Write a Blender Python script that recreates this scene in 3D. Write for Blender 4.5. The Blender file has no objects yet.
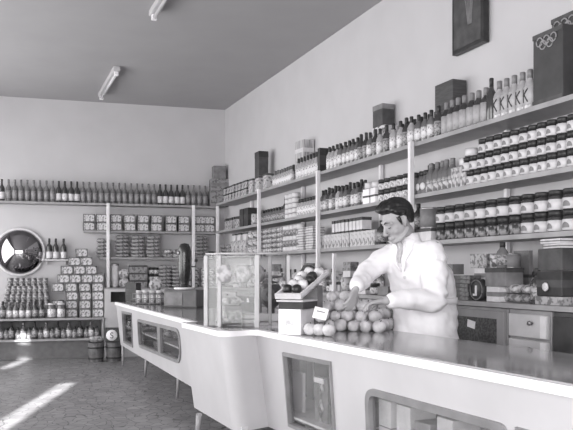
import bpy, bmesh, math, random
from mathutils import Vector, Matrix, Euler, geometry, noise
from mathutils.bvhtree import BVHTree
random.seed(7)
F, CX, HY, H = 750.0, 286.5, 273.0, 1.25       # focal length (px), principal column, horizon row, eye height (m)
SC = bpy.context.scene
COL = SC.collection

# ------------------------------------------------------------------ helpers
def lin(v):
    v /= 255.0
    return v / 12.92 if v <= .04045 else ((v + .055) / 1.055) ** 2.4

def rgb(v):
    l = lin(v)
    return (l * 1.0, l * .978, l * 1.005, 1)

MATS = {}
def mat(name, v, rough=.6, var=.12, scale=14, metal=0, spec=.4, bump=0):
    if name in MATS: return MATS[name]
    m = bpy.data.materials.new(name); m.use_nodes = True
    nt = m.node_tree; b = nt.nodes['Principled BSDF']
    b.inputs['Roughness'].default_value = rough
    b.inputs['Metallic'].default_value = metal
    b.inputs['Specular IOR Level'].default_value = spec
    tc = nt.nodes.new('ShaderNodeTexCoord'); nz = nt.nodes.new('ShaderNodeTexNoise')
    nz.inputs['Scale'].default_value = scale; nz.inputs['Detail'].default_value = 4
    nt.links.new(tc.outputs['Object'], nz.inputs['Vector'])
    cr = nt.nodes.new('ShaderNodeValToRGB')
    cr.color_ramp.elements[0].position = .3; cr.color_ramp.elements[1].position = .7
    cr.color_ramp.elements[0].color = rgb(v * (1 - var)); cr.color_ramp.elements[1].color = rgb(min(255, v * (1 + var)))
    nt.links.new(nz.outputs['Fac'], cr.inputs['Fac']); nt.links.new(cr.outputs['Color'], b.inputs['Base Color'])
    if bump:
        bp = nt.nodes.new('ShaderNodeBump'); bp.inputs['Strength'].default_value = bump; bp.inputs['Distance'].default_value = .01
        nt.links.new(nz.outputs['Fac'], bp.inputs['Height']); nt.links.new(bp.outputs['Normal'], b.inputs['Normal'])
    MATS[name] = m
    return m

def printed(name, base, ink, scale=45, cut=.52, rough=.55, stretch=(1, 1, 1)):
    """paper with printed blotches: surface pattern that stays with the paper"""
    if name in MATS: return MATS[name]
    m = bpy.data.materials.new(name); m.use_nodes = True
    nt = m.node_tree; b = nt.nodes['Principled BSDF']; b.inputs['Roughness'].default_value = rough
    tc = nt.nodes.new('ShaderNodeTexCoord'); mp = nt.nodes.new('ShaderNodeMapping'); mp.inputs['Scale'].default_value = stretch
    nz = nt.nodes.new('ShaderNodeTexNoise'); nz.inputs['Scale'].default_value = scale; nz.inputs['Detail'].default_value = 1
    cr = nt.nodes.new('ShaderNodeValToRGB'); e = cr.color_ramp.elements
    e[0].position = cut - .06; e[0].color = rgb(base); e[1].position = cut + .08; e[1].color = rgb(base + (ink - base) * .72)
    nt.links.new(tc.outputs['Object'], mp.inputs['Vector']); nt.links.new(mp.outputs['Vector'], nz.inputs['Vector'])
    nt.links.new(nz.outputs['Fac'], cr.inputs['Fac']); nt.links.new(cr.outputs['Color'], b.inputs['Base Color'])
    MATS[name] = m
    return m

def glass(name='pane_glass', base=.03, refl=1.0):
    if name in MATS: return MATS[name]
    m = bpy.data.materials.new(name); m.use_nodes = True
    nt = m.node_tree; nt.nodes.clear()
    out = nt.nodes.new('ShaderNodeOutputMaterial'); mx = nt.nodes.new('ShaderNodeMixShader')
    tr = nt.nodes.new('ShaderNodeBsdfTransparent'); tr.inputs['Color'].default_value = (.94, .94, .94, 1)
    gl = nt.nodes.new('ShaderNodeBsdfGlossy'); gl.inputs['Roughness'].default_value = .03
    lw = nt.nodes.new('ShaderNodeLayerWeight'); lw.inputs['Blend'].default_value = .5
    pw = nt.nodes.new('ShaderNodeMath'); pw.operation = 'POWER'; pw.inputs[1].default_value = 4
    ma = nt.nodes.new('ShaderNodeMath'); ma.operation = 'MULTIPLY_ADD'; ma.inputs[1].default_value = .6 * refl; ma.inputs[2].default_value = base
    nt.links.new(lw.outputs['Facing'], pw.inputs[0]); nt.links.new(pw.outputs[0], ma.inputs[0]); nt.links.new(ma.outputs[0], mx.inputs['Fac'])
    nt.links.new(tr.outputs[0], mx.inputs[1]); nt.links.new(gl.outputs[0], mx.inputs[2]); nt.links.new(mx.outputs[0], out.inputs['Surface'])
    MATS[name] = m
    return m

class MB:
    """collects shapes into one mesh"""
    def __init__(s): s.bm = bmesh.new(); s.mats = []
    def mi(s, m):
        if m not in s.mats: s.mats.append(m)
        return s.mats.index(m)
    def face(s, vs, m, smooth=False):
        try: f = s.bm.faces.new(vs)
        except ValueError: return None
        f.material_index = s.mi(m); f.smooth = smooth
        return f
    def box(s, c, size, m, rot=None, bev=0):
        t = bmesh.new(); bmesh.ops.create_cube(t, size=1)
        bmesh.ops.scale(t, vec=size, verts=t.verts)
        if bev: bmesh.ops.bevel(t, geom=t.edges[:], offset=bev, segments=2, profile=.5, affect='EDGES')
        if rot is not None: bmesh.ops.transform(t, matrix=rot.to_4x4(), verts=t.verts)
        bmesh.ops.translate(t, vec=c, verts=t.verts)
        return s.add(t, m)
    def add(s, t, m, smooth=False):
        vm = {v: s.bm.verts.new(v.co) for v in t.verts}
        for f in t.faces: s.face([vm[v] for v in f.verts], m, smooth)
        t.free(); return s
    def lathe(s, prof, m, seg=16, c=(0, 0, 0), smooth=True, rot=None, closed=True):
        """prof: (radius, z[, material])"""
        c = Vector(c); rings = []
        for p in prof:
            r, z = p[0], p[1]
            if r < 1e-5: co = [Vector((0, 0, z))]
            else: co = [Vector((r * math.cos(2 * math.pi * i / seg), r * math.sin(2 * math.pi * i / seg), z)) for i in range(seg)]
            if rot is not None: co = [rot @ q for q in co]
            rings.append([s.bm.verts.new(q + c) for q in co])
        for k in range(len(rings) - 1):
            a, b = rings[k], rings[k + 1]; mm = prof[k + 1][2] if len(prof[k + 1]) > 2 else m
            for i in range(seg):
                j = (i + 1) % seg
                if len(a) == 1 and len(b) == 1: continue
                if len(a) == 1: s.face([a[0], b[j], b[i]][::-1] if 0 else [a[0], b[j], b[i]], mm, smooth)
                elif len(b) == 1: s.face([a[i], a[j], b[0]], mm, smooth)
                else: s.face([a[i], a[j], b[j], b[i]], mm, smooth)
        if closed:
            if len(rings[0]) > 1: s.face(rings[0][::-1], m)
            if len(rings[-1]) > 1: s.face(rings[-1], prof[-1][2] if len(prof[-1]) > 2 else m)
        return s
    def tube(s, pts, r, m, seg=8):
        pts = [Vector(p) for p in pts]; rings = []
        rr = r if isinstance(r, (list, tuple)) else [r] * len(pts)
        for i, p in enumerate(pts):
            d = (pts[min(i + 1, len(pts) - 1)] - pts[max(i - 1, 0)]).normalized()
            up = Vector((0, 0, 1)) if abs(d.z) < .9 else Vector((1, 0, 0))
            u = d.cross(up).normalized(); w = d.cross(u)
            rings.append([s.bm.verts.new(p + rr[i] * (u * math.cos(2 * math.pi * k / seg) + w * math.sin(2 * math.pi * k / seg))) for k in range(seg)])
        for a, b in zip(rings, rings[1:]):
            for k in range(seg): s.face([a[k], a[(k + 1) % seg], b[(k + 1) % seg], b[k]], m, True)
        s.face(rings[0], m); s.face(rings[-1][::-1], m)
        return s
    def prism(s, poly, z0, z1, m, holes=()):
        """plan polygon (x, y) extruded z0..z1"""
        return s.panel(Vector((0, 0, z1)), Vector((1, 0, 0)), Vector((0, 1, 0)), Vector((0, 0, 1)), [tuple(p) for p in poly], list(holes), z1 - z0, m)
    def panel(s, O, es, et, n, outer, holes, th, m):
        """flat plate with holes: loops are (s, t) in the plane O + s*es + t*et, front face at the plane, thickness behind it"""
        loops = [outer] + list(holes)
        P3 = [[O + es * a + et * b for a, b in lp] for lp in loops]
        tris = geometry.tessellate_polygon([[Vector((a, b, 0)) for a, b in lp] for lp in loops])
        fl = [v for lp in P3 for v in lp]
        A = [s.bm.verts.new(v) for v in fl]; B = [s.bm.verts.new(v - n * th) for v in fl]
        for t in tris:
            s.face([A[i] for i in t], m); s.face([B[i] for i in t][::-1], m)
        k = 0
        for lp in loops:
            q = len(lp)
            for i in range(q):
                a, b = k + i, k + (i + 1) % q
                s.face([A[a], A[b], B[b], B[a]], m)
            k += q
        return s
    def mesh(s, name, fix=True, off=None):
        if fix: bmesh.ops.recalc_face_normals(s.bm, faces=s.bm.faces)
        if off is not None: bmesh.ops.translate(s.bm, vec=-Vector(off), verts=s.bm.verts)
        me = bpy.data.meshes.new(name); s.bm.to_mesh(me); s.bm.free()
        for m in s.mats: me.materials.append(m)
        return me

def obj(name, me, parent=None, loc=(0, 0, 0), rz=0):
    o = bpy.data.objects.new(name, me); COL.objects.link(o)
    o.location = loc; o.rotation_euler = (0, 0, rz)
    if parent: o.parent = parent
    return o

def tag(o, label, cat, group=None):
    o['label'] = label; o['category'] = cat
    if group: o['group'] = group
    return o

def thing(name, label, cat, loc=(0, 0, 0), rz=0, group=None):
    return tag(obj(name, None, None, loc, rz), label, cat, group)

def struct(name, me):
    o = obj(name, me); o['kind'] = 'structure'; return o

def kind(name, cat, me, *kids):
    """a kind of goods: main mesh and part meshes, each (part name, mesh[, sub-parts])"""
    return dict(name=name, cat=cat, me=me, kids=kids, first=None)

def copy_tree(o, parent=None):
    c = o.copy(); COL.objects.link(c)
    if parent: c.parent = parent
    for ch in list(o.children): copy_tree(ch, c)
    return c

def short(s):
    """drops articles from the end until a label has at most sixteen words"""
    w = s.split()
    while len(w) > 16:
        i = [k for k, x in enumerate(w) if x in ('the', 'a')]
        if not i: break
        w.pop(i[-1])
    if len(w) > 16: print('LONG', ' '.join(w))
    return ' '.join(w)

def put(k, loc, rz=0, label='', group=None, tilt=None):
    if k['first'] is None:
        o = obj(k['name'], k['me'])
        for nm, me, *sub in k['kids']:
            c = obj(nm, me, o)
            for sn, sm in (sub[0] if sub else []): obj(sn, sm, c)
        k['first'] = o
    else:
        o = copy_tree(k['first'])
    o.location = loc; o.rotation_euler = (tilt[0], tilt[1], rz) if tilt else (0, 0, rz)
    o['label'] = short(label); o['category'] = k['cat']
    if group: o['group'] = group
    elif 'group' in o: del o['group']
    return o

ORD = 'first second third fourth fifth sixth seventh eighth ninth tenth eleventh twelfth thirteenth fourteenth fifteenth sixteenth seventeenth eighteenth nineteenth twentieth'.split()
def nth(i):
    if i < 20: return ORD[i]
    tens = {2: 'twent', 3: 'thirt', 4: 'fort'}[(i + 1) // 10]; u = (i + 1) % 10
    return tens + ('ieth' if u == 0 else 'y-' + ORD[u - 1])

# frames: right wall (X = KW - .394 Y) and back wall (Y = .29 X + 12.275)
SL = .394; KW = 3.74; KS = 3.44; LR = math.sqrt(1 + SL * SL)
EX = Vector((SL, -1, 0)) / LR; NR = Vector((1, SL, 0)) / LR      # along the wall towards the viewer; into the wall
TR = math.atan2(EX.y, EX.x)
def RW(px, z, depth=.1, K=KS):
    """point at depth behind the plane K of the right-hand shelving, on the sight line of picture column px"""
    k = K + depth * LR; Y = k * F / (px - CX + SL * F)
    return Vector((k - SL * Y, Y, z))
SB = .29; LB = math.sqrt(1 + SB * SB)
EB = Vector((1, SB, 0)) / LB; NB = Vector((-SB, 1, 0)) / LB; TB = math.atan2(EB.y, EB.x)
def BW(px, z, d=.12):
    """point d in front of the back wall on the sight line of picture column px"""
    a = (px - CX) / F; Y = (12.275 - LB * d) / (1 - SB * a)
    return Vector((a * Y, Y, z))

def seq(a, b, step=None, n=None):
    L = (b - a).length
    if n is None: n = max(1, int(round(L / step)) + 1)
    return [a.lerp(b, i / max(1, n - 1)) for i in range(n)]

def row(kinds, pts, rz, desc, where, group=None, jit=.006, turn=.25, start=0):
    """a row of goods, each labelled by its look and its place in the row"""
    n = len(pts)
    for i, p in enumerate(pts):
        k = kinds[i % len(kinds)] if isinstance(kinds, list) else kinds
        d = desc[i % len(desc)] if isinstance(desc, list) else desc
        q = Vector(p) + Vector((random.uniform(-jit, jit), random.uniform(-jit, jit), 0))
        pos = nth(i + start) + ' from left'
        if n > 4 and i == n - 1: pos = 'last at right'
        if n == 1: lab = d + ' ' + where
        else: lab = d + ', ' + pos + ' ' + where
        put(k, q, rz + random.uniform(-turn, turn), lab, group)

def round_poly(pts, rad, seg=6, closed=True):
    out = []; n = len(pts)
    for i in range(n):
        p = Vector(pts[i]); r = rad[i] if isinstance(rad, (list, tuple)) else rad
        if r <= 0 or (not closed and i in (0, n - 1)): out.append(tuple(p)); continue
        a = Vector(pts[i - 1]) - p; b = Vector(pts[(i + 1) % n]) - p
        r = min(r, a.length * .49, b.length * .49); a = p + a.normalized() * r; b = p + b.normalized() * r
        for k in range(seg + 1):
            t = k / seg; out.append(tuple((1 - t) ** 2 * a + 2 * t * (1 - t) * p + t * t * b))
    return out
# ------------------------------------------------------------------ materials
M_wall = mat('plaster_wall', 192, .85, .012, 3, bump=.05)
M_ceil = mat('plaster_ceiling', 162, .9, .012, 2)
M_shelf = mat('grey_shelf_paint', 150, .5, .06, 6)
M_post = mat('white_post_paint', 226, .45, .03, 6)
M_cream = mat('pale_laminate', 189, .32, .025, 3)
M_trim = mat('white_edge_trim', 240, .3, .02, 4)
M_top = mat('grey_glossy_linoleum', 140, .09, .1, 9, spec=.75)
M_frame = mat('grey_window_frame', 128, .4, .08, 8)
M_leg = mat('leg_paint', 150, .4, .05)
M_in = mat('counter_inside', 215, .7, .06, 4)
M_dark = mat('dark_card', 72, .6, .15, 12)
M_vdark = mat('near_black', 50, .4, .2, 12)
M_mid = mat('mid_grey_card', 120, .6, .12, 12)
M_light = mat('light_card', 205, .6, .06, 12)
M_white = mat('white_paper', 236, .6, .03, 10)
M_metal = mat('dull_metal', 150, .35, .1, 20, metal=.7)
M_cabinet = mat('grey_cabinet_paint', 138, .45, .07, 5)
M_drawer = mat('pale_drawer_front', 176, .4, .06, 5)
M_wood = mat('stave_wood', 96, .6, .2, 10)
M_glass = glass(); M_cglass = glass('counter_pane_glass', .1)
M_gdark = mat('dark_bottle_glass', 62, .15, .2, 9, spec=.7)
M_gmid = mat('grey_bottle_glass', 108, .15, .15, 9, spec=.7)
M_gpale = mat('pale_bottle_glass', 170, .15, .1, 9, spec=.7)
M_lab = printed('bottle_label_print', 222, 120, 55, .56)
M_labd = printed('grey_label_print', 165, 80, 60, .52)
M_boxp = printed('carton_print', 205, 65, 26, .55, stretch=(1, 1, 1.3))
M_boxg = printed('grey_carton_print', 140, 80, 24, .55)
M_pack = printed('packet_print', 190, 85, 30, .55)
M_packg = printed('grey_packet_print', 165, 82, 34, .52)
M_foil = mat('capsule_foil', 120, .35, .15, 20)

# ------------------------------------------------------------------ room
def floor_mat():
    m = bpy.data.materials.new('crazy_paving'); m.use_nodes = True
    nt = m.node_tree; b = nt.nodes['Principled BSDF']; b.inputs['Roughness'].default_value = .38
    tc = nt.nodes.new('ShaderNodeTexCoord'); mp = nt.nodes.new('ShaderNodeMapping'); mp.inputs['Scale'].default_value = (2.0, 1.5, 1)
    mp.inputs['Rotation'].default_value = (0, 0, .5)
    nz = nt.nodes.new('ShaderNodeTexNoise'); nz.inputs['Scale'].default_value = 3
    mix = nt.nodes.new('ShaderNodeMixRGB'); mix.blend_type = 'LINEAR_LIGHT'; mix.inputs['Fac'].default_value = .07
    vo = nt.nodes.new('ShaderNodeTexVoronoi'); vo.feature = 'DISTANCE_TO_EDGE'
    vc = nt.nodes.new('ShaderNodeTexVoronoi')
    cr = nt.nodes.new('ShaderNodeValToRGB'); e = cr.color_ramp.elements
    e[0].position = .018; e[0].color = rgb(70); e[1].position = .075; e[1].color = (1, 1, 1, 1)
    c2 = nt.nodes.new('ShaderNodeValToRGB'); e = c2.color_ramp.elements
    e[0].color = rgb(120); e[1].color = rgb(146)
    mul = nt.nodes.new('ShaderNodeMixRGB'); mul.blend_type = 'DARKEN'; mul.inputs['Fac'].default_value = 1
    n2 = nt.nodes.new('ShaderNodeTexNoise'); n2.inputs['Scale'].default_value = 6; n2.inputs['Detail'].default_value = 5
    m2 = nt.nodes.new('ShaderNodeMixRGB'); m2.blend_type = 'OVERLAY'; m2.inputs['Fac'].default_value = .35
    L = nt.links.new
    L(tc.outputs['Object'], mp.inputs['Vector']); L(mp.outputs['Vector'], mix.inputs['Color1']); L(mp.outputs['Vector'], nz.inputs['Vector'])
    L(nz.outputs['Color'], mix.inputs['Color2']); L(mix.outputs['Color'], vo.inputs['Vector']); L(mix.outputs['Color'], vc.inputs['Vector'])
    L(vo.outputs['Distance'], cr.inputs['Fac']); L(vc.outputs['Color'], c2.inputs['Fac'])
    L(cr.outputs['Color'], mul.inputs['Color1']); L(c2.outputs['Color'], mul.inputs['Color2'])
    L(mul.outputs['Color'], m2.inputs['Color1']); L(tc.outputs['Object'], n2.inputs['Vector']); L(n2.outputs['Fac'], m2.inputs['Color2'])
    L(m2.outputs['Color'], b.inputs['Base Color'])
    return m

CEIL = H + 2.606
XL, YF = -5.4, -.8
cBR = Vector((-.984, 11.99, 0)); cBL = Vector((XL, SB * XL + 12.275, 0)); cFR = Vector((KW - SL * YF, YF, 0)); cFL = Vector((XL, YF, 0))
plan = [(v.x, v.y) for v in (cFL, cFR, cBR, cBL)]
b = MB(); b.prism(plan, -.1, 0, floor_mat()); struct('floor', b.mesh('floor'))
b = MB(); b.prism(plan, CEIL, CEIL + .1, M_ceil); struct('ceiling', b.mesh('ceiling'))
def wall(name, p, q, holes=()):
    d = (q - p); L = d.length; d.normalize(); n = Vector((d.y, -d.x, 0))      # n points into the room for p -> q with the room on its right
    b = MB(); b.panel(p, d, Vector((0, 0, 1)), n, [(0, 0), (L, 0), (L, CEIL), (0, CEIL)], holes, .15, M_wall)
    struct(name, b.mesh(name))
wall('wall_back', cBL, cBR); wall('wall_right', cBR, cFR); wall('wall_left', cFL, cBL)
# the street front, with narrow slits added and shaped to throw the sun streaks
def slit(x0, x1, z0, z1): return [(cFR.x - x1, z0), (cFR.x - x0, z0), (cFR.x - x0, z1), (cFR.x - x1, z1)]
wall('wall_front', cFR, cFL, [slit(-1.96, -1.78, .9, 2.72), slit(-3.08, -2.93, 3.05, 3.36), slit(-3.1, -2.95, 3.58, 3.7)])

# ------------------------------------------------------------------ ceiling lamps
def lamp_meshes():
    h = MB(); h.box((0, 0, -.03), (1.52, .085, .06), mat('lamp_housing_paint', 185, .5, .03), bev=.008)
    t = MB(); R = Euler((0, math.pi / 2, 0)).to_matrix(); t.lathe([(.019, -.68), (.019, .68)], mat('unlit_tube', 205, .2, .01), 12, (0, 0, -.085), rot=R)
    c = MB()
    for s in (-1, 1): c.box((s * .7, 0, -.08), (.05, .05, .06), M_white, bev=.006)
    return h.mesh('lamp_housing'), t.mesh('tube'), c.mesh('tube_holder')
lh, lt, lc = lamp_meshes()
K_lamp = kind('ceiling_lamp', 'lamp', lh, ('fluorescent_tube', lt), ('tube_holder', lc))
def on_ceiling(px, py): Y = 2.606 * F / (HY - py); return Vector(((px - CX) / F * Y, Y, CEIL))
a, c = on_ceiling(101, 93), on_ceiling(117, 66)
put(K_lamp, (a + c) / 2, math.atan2((c - a).y, (c - a).x), 'unlit fluorescent ceiling lamp nearer the back wall')
a2 = on_ceiling(153, 11); d = (c - a).normalized()
put(K_lamp, a2 + d * .76, math.atan2(d.y, d.x), 'unlit fluorescent ceiling lamp cut off by the top of the photo')

# ------------------------------------------------------------------ shelving on the right wall: boards and posts move together
zS = [H + 1.06, H + .636, H + .253]
YA, YB = 2.7, 11.72
def wallbox(b, Y0, Y1, k0, k1, z0, z1, m):
    """box between planes k0 (front) and k1, from depth Y0 to Y1 along the right wall"""
    pts = []
    for k, Y in ((k0, Y0), (k0, Y1), (k1, Y1), (k1, Y0)):
        pts.append((k - SL * Y, Y))
    b.prism(pts, z0, z1, m)
sh = thing('wall_shelving', 'long grey three-board shelving on white posts along the right wall', 'shelves', (KS - SL * 8, 8, 0))
for z in zS:
    b = MB(); wallbox(b, YA, YB - .25, KS, KW - .008, z - .032, z, M_shelf); obj('shelf_board', b.mesh('shelf_board', off=sh.location), sh)
def post(b, p, z0, z1, w=.04):
    b.box((p.x, p.y, (z0 + z1) / 2), (w, w, z1 - z0), M_post, Matrix.Rotation(TR, 3, 'Z'), .004)
for px in (411, 318, 259):
    b = MB(); q = RW(px, 0, -.022); post(b, q, H - .19, zS[0] + .01); obj('post', b.mesh('post', off=sh.location), sh)
for px in (507, 381, 303, 251.5):
    b = MB(); q = RW(px, 0, -.03, KW); post(b, q, H - .19, zS[0] - .033, .035); obj('post', b.mesh('post', off=sh.location), sh)

# shelving on the back wall
zB = [H + 1.045, H + .636, H + .237]
def backbox(b, px0, px1, d0, d1, z0, z1, m):
    q = [BW(px0, 0, d0), BW(px1, 0, d0)]; e = EB
    p = [q[0], q[1], q[1] + NB * (d0 - d1), q[0] + NB * (d0 - d1)]
    b.prism([(v.x, v.y) for v in p], z0, z1, m)
bs = thing('wall_shelving', 'grey shelving with three boards and white posts on the back wall', 'shelves', BW(150, 0, .1))
for z, x0 in ((zB[0], -12), (zB[1], 84), (zB[2], 100)):
    b = MB(); backbox(b, x0, 219.5, .25, .008, z - .03, z, M_shelf); obj('shelf_board', b.mesh('shelf_board', off=bs.location), bs)
for px in (108, 193.5, 217.5):
    b = MB(); q = BW(px, 0, .275); b.box((q.x, q.y, (H - .24 + zB[0]) / 2), (.045, .04, zB[0] - H + .24), M_post, Matrix.Rotation(TB, 3, 'Z'), .004)
    obj('post', b.mesh('post', off=bs.location), bs)

# ------------------------------------------------------------------ counters
zT = H - .38
def isect(px, py, O, n):
    d = Vector(((px - CX) / F, 1, -(py - HY) / F)); C = Vector((0, 0, H))
    return C + d * ((O - C).dot(n) / d.dot(n))
INN = Vector((.91, .41, 0)).normalized()

class Front:
    """a counter front leaning in towards its foot; gives (s, t) of picture points on it"""
    def __init__(s, a, b, zt, zb, inset):
        s.O = Vector((a[0], a[1], zt)); e = Vector((b[0], b[1], zt)) - s.O
        s.L = e.length; s.es = e.normalized(); dn = INN * inset + Vector((0, 0, zb - zt)); dn -= s.es * dn.dot(s.es)
        s.T = dn.length; s.et = dn.normalized(); s.n = s.et.cross(s.es) * 1.0
        if s.n.dot(INN) > 0: s.n = -s.n
    def st(s, px, py):
        p = isect(px, py, s.O, s.n) - s.O
        return (p.dot(s.es), p.dot(s.et))
    def at(s, st, out=0): return s.O + s.es * st[0] + s.et * st[1] + s.n * out

def window(fr, loop, parent, frame_w=.035):
    """frame ring standing a little proud of the front, and the pane in it"""
    c = Vector((sum(p[0] for p in loop) / len(loop), sum(p[1] for p in loop) / len(loop)))
    inner = []
    n = len(loop)
    for i in range(n):                                       # offset the loop inwards
        p = Vector(loop[i]); a = Vector(loop[i - 1]); d = Vector(loop[(i + 1) % n]); t = (d - a).normalized(); nn = Vector((-t.y, t.x))
        if nn.dot(c - p) < 0: nn = -nn
        inner.append(tuple(p + nn * frame_w))
    b = MB(); b.panel(fr.at((0, 0), .012), fr.es, fr.et, fr.n, loop, [inner], .04, M_frame)
    f = obj('window_frame', b.mesh('window_frame', off=parent.location), parent)
    b = MB(); b.panel(fr.at((0, 0), -.012), fr.es, fr.et, fr.n, inner, [], .004, M_cglass)
    obj('pane', b.mesh('pane', off=parent.location), f)
    return inner

def quad(fr, corners): return [fr.st(*p) for p in corners]

# the far counter
FT1, FT2 = Vector((-2.25, 9.9, 0)), Vector((-.705, 5.86, 0))
BK = Vector((.65, .26, 0))
fc = thing('shop_counter', 'long pale counter on thin legs running to the back of the shop', 'counter', ((FT1 + FT2 + BK) / 2).to_tuple())
fc.location.z = 0
ZB1 = H - .95
fr1 = Front(FT1, FT2, zT - .04, ZB1, .06)
w1 = quad(fr1, [(122.3, 311), (131.8, 313), (133.3, 347.5), (124.3, 342.5)])
w2 = round_poly(quad(fr1, [(137.8, 318.8), (180.3, 329), (181.8, 364.5), (139.5, 347)]), [.07, .2, .2, .1], 6)
b = MB(); b.panel(fr1.O, fr1.es, fr1.et, fr1.n, [(0, 0), (fr1.L, 0), (fr1.L, fr1.T), (0, fr1.T)], [w1, w2], .018, M_cream)
obj('front_panel', b.mesh('front_panel', off=fc.location), fc)
window(fr1, w1, fc, .03); in2 = window(fr1, w2, fc, .03)
mid = [fr1.st(157.5, 324), fr1.st(160.2, 324.5), fr1.st(161.5, 355.5), fr1.st(158.8, 354.5)]
b = MB(); b.panel(fr1.at((0, 0), .008), fr1.es, fr1.et, fr1.n, mid, [], .03, M_frame); obj('glazing_bar', b.mesh('glazing_bar', off=fc.location), fc)
def cv(p): return (p.x, p.y)
# rest of the body
b = MB()
ins = INN * .06
pl = [FT1 + ins * .3, FT2 + ins * .3, FT2 + BK, FT1 + BK]
b.prism([cv(FT1 + ins * 1.05), cv(FT2 + ins * 1.05), cv(FT2 + BK), cv(FT1 + BK)], ZB1, ZB1 + .03, M_in)                    # bottom
d1 = (FT2 - FT1).normalized()
b.prism([cv(FT2 + BK), cv(FT2 + BK - INN * .02), cv(FT2 + BK - INN * .02 - d1 * .05), cv(FT2 + BK - d1 * .05)], ZB1 + .03, zT - .04, M_in)      # rear upright, open back
b.prism([cv(FT1 + INN * .065), cv(FT1 + BK - INN * .025), cv(FT1 + BK - INN * .025 + d1 * .02), cv(FT1 + INN * .065 + d1 * .02)], ZB1 + .03, zT - .04, M_cream)  # end
obj('body', b.mesh('body', off=fc.location), fc)
b = MB(); b.prism([cv(FT1 + INN * .06 + d1 * .03), cv(FT2 + INN * .06 - d1 * .03), cv(FT2 + BK - INN * .03 - d1 * .03), cv(FT1 + BK - INN * .03 + d1 * .03)], H - .68, H - .665, M_in)
obj('inner_shelf', b.mesh('inner_shelf', off=fc.location), fc)
b = MB(); top = [FT1 - INN * .015 - d1 * .02, FT2 - INN * .015, FT2 + BK, FT1 + BK - d1 * .02]
b.prism([cv(p) for p in top], zT - .04, zT - .003, M_trim); obj('edge_trim', b.mesh('edge_trim', off=fc.location), fc)
b = MB(); b.prism([cv(top[0] + INN * .03 + d1 * .03), cv(top[1] + INN * .03), cv(top[2]), cv(top[3] + d1 * .03)], zT - .003, zT, M_top); obj('worktop', b.mesh('worktop', off=fc.location), fc)
def floor_pt(px, py): Y = H * F / (py - HY); return Vector(((px - CX) / F * Y, Y, 0))
for px, py in ((145, 377), (177, 398)):
    q = floor_pt(px, py); t = Vector((q.x, q.y, ZB1)) + Vector((.03, -.04, 0))
    for off in (Vector((0, 0, 0)), INN * .38):
        b = MB(); b.tube([t + off, q + off], [.022, .013], M_leg, 10); obj('leg', b.mesh('leg', off=fc.location), fc)
q = floor_pt(123, 366)
b = MB(); b.tube([Vector((q.x, q.y, ZB1)), q], [.022, .013], M_leg, 10); obj('leg', b.mesh('leg', off=fc.location), fc)

# the near counter with its rounded corner
A, Bc, Cc, D = Vector((-.803, 5.82, 0)), Vector((-.405, 4.885, 0)), Vector((-.205, 5.09, 0)), Vector((.955, 2.57, 0))
dn = (D - Cc).normalized(); D2 = D + dn * .55
bk0 = Vector((.147, 6.2, 0)); bk1 = Vector((1.287, 3.65, 0)); bd = (bk1 - bk0).normalized(); bk2 = bk1 + bd * 1.75
nc = thing('shop_counter', 'near pale counter with glossy grey top, rounded corner and inset display windows', 'counter', (.5, 4.2, 0))
ZB2 = H - 1.05; INS = .09
fr2 = Front(Cc, D2, zT - .04, ZB2, INS)
h1 = quad(fr2, [(283.5, 352), (331.5, 361.5), (337, 447), (289.5, 426)])
h2 = round_poly(quad(fr2, [(366, 386.5), (508, 424.5), (512, 508), (369, 458)]), [.09, .05, .09, .12], 6)
h3 = quad(fr2, [(517, 426.5), (541, 433), (546, 520), (521, 512)])
dn_at = lambda p: p
b = MB(); b.panel(fr2.O, fr2.es, fr2.et, fr2.n, [(0, 0), (fr2.L, 0), (fr2.L, fr2.T), (0, fr2.T)], [h1, h2, h3], .02, M_cream)
# end return and rounded corner: swept wall
line = round_poly([cv(A), cv(Bc), cv(Cc)], [0, .13, 0], 10, closed=False)
N = 10; prev = None
for k in range(N + 1):
    t = k / N; z = (zT - .04) * (1 - t) + ZB2 * t; sh_ = INN * INS * t
    ring = [b.bm.verts.new((p[0] + sh_.x, p[1] + sh_.y, z)) for p in line]
    if prev:
        for i in range(len(ring) - 1): b.face([prev[i], prev[i + 1], ring[i + 1], ring[i]], M_cream, True)
    prev = ring
obj('front_panel', b.mesh('front_panel', off=nc.location), nc)
for h in (h1, h2, h3): window(fr2, h, nc, .028 if h is not h2 else .035)
INV = INN * (INS + .01)
E1 = Vector((-.06, 6.115, 0))
b = MB()
b.prism([cv(A + INV), cv(Bc + INV + Vector((.02, .03, 0))), cv(Cc + INV + Vector((0, .01, 0))), cv(D2 + INV), cv(bk2), cv(bk0), cv(E1)], ZB2, ZB2 + .03, M_in)
for k_ in (.02, .5, .97): b.prism([cv(bk0.lerp(bk2, k_)), cv(bk0.lerp(bk2, k_ + .02)), cv(bk0.lerp(bk2, k_ + .02) - INN * .02), cv(bk0.lerp(bk2, k_) - INN * .02)], ZB2 + .03, zT - .04, M_in)   # rear uprights, open back
b.prism([cv(A + INV), cv(E1), cv(E1 - d1 * -.02), cv(A + INV + d1 * .02)], ZB2 + .03, zT - .04, M_in)
obj('body', b.mesh('body', off=nc.location), nc)
b = MB(); b.prism([cv(Cc + INN * .1 + dn * .1), cv(D2 + INN * .1), cv(bk2 - INN * .04), cv(bk1 - INN * .04 - bd * 1.6)], H - .93, H - .915, M_in)
obj('inner_shelf', b.mesh('inner_shelf', off=nc.location), nc)
ol = round_poly([cv(A - INN * .015), cv(Bc - INN * .015 + Vector((0, -.01, 0))), cv(Cc - INN * .015), cv(D2 - INN * .015), cv(bk2), cv(bk0), cv(E1)], [.02, .14, .12, 0, 0, 0, 0], 8)
b = MB(); b.prism(ol, zT - .04, zT - .003, M_trim); obj('edge_trim', b.mesh('edge_trim', off=nc.location), nc)
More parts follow.
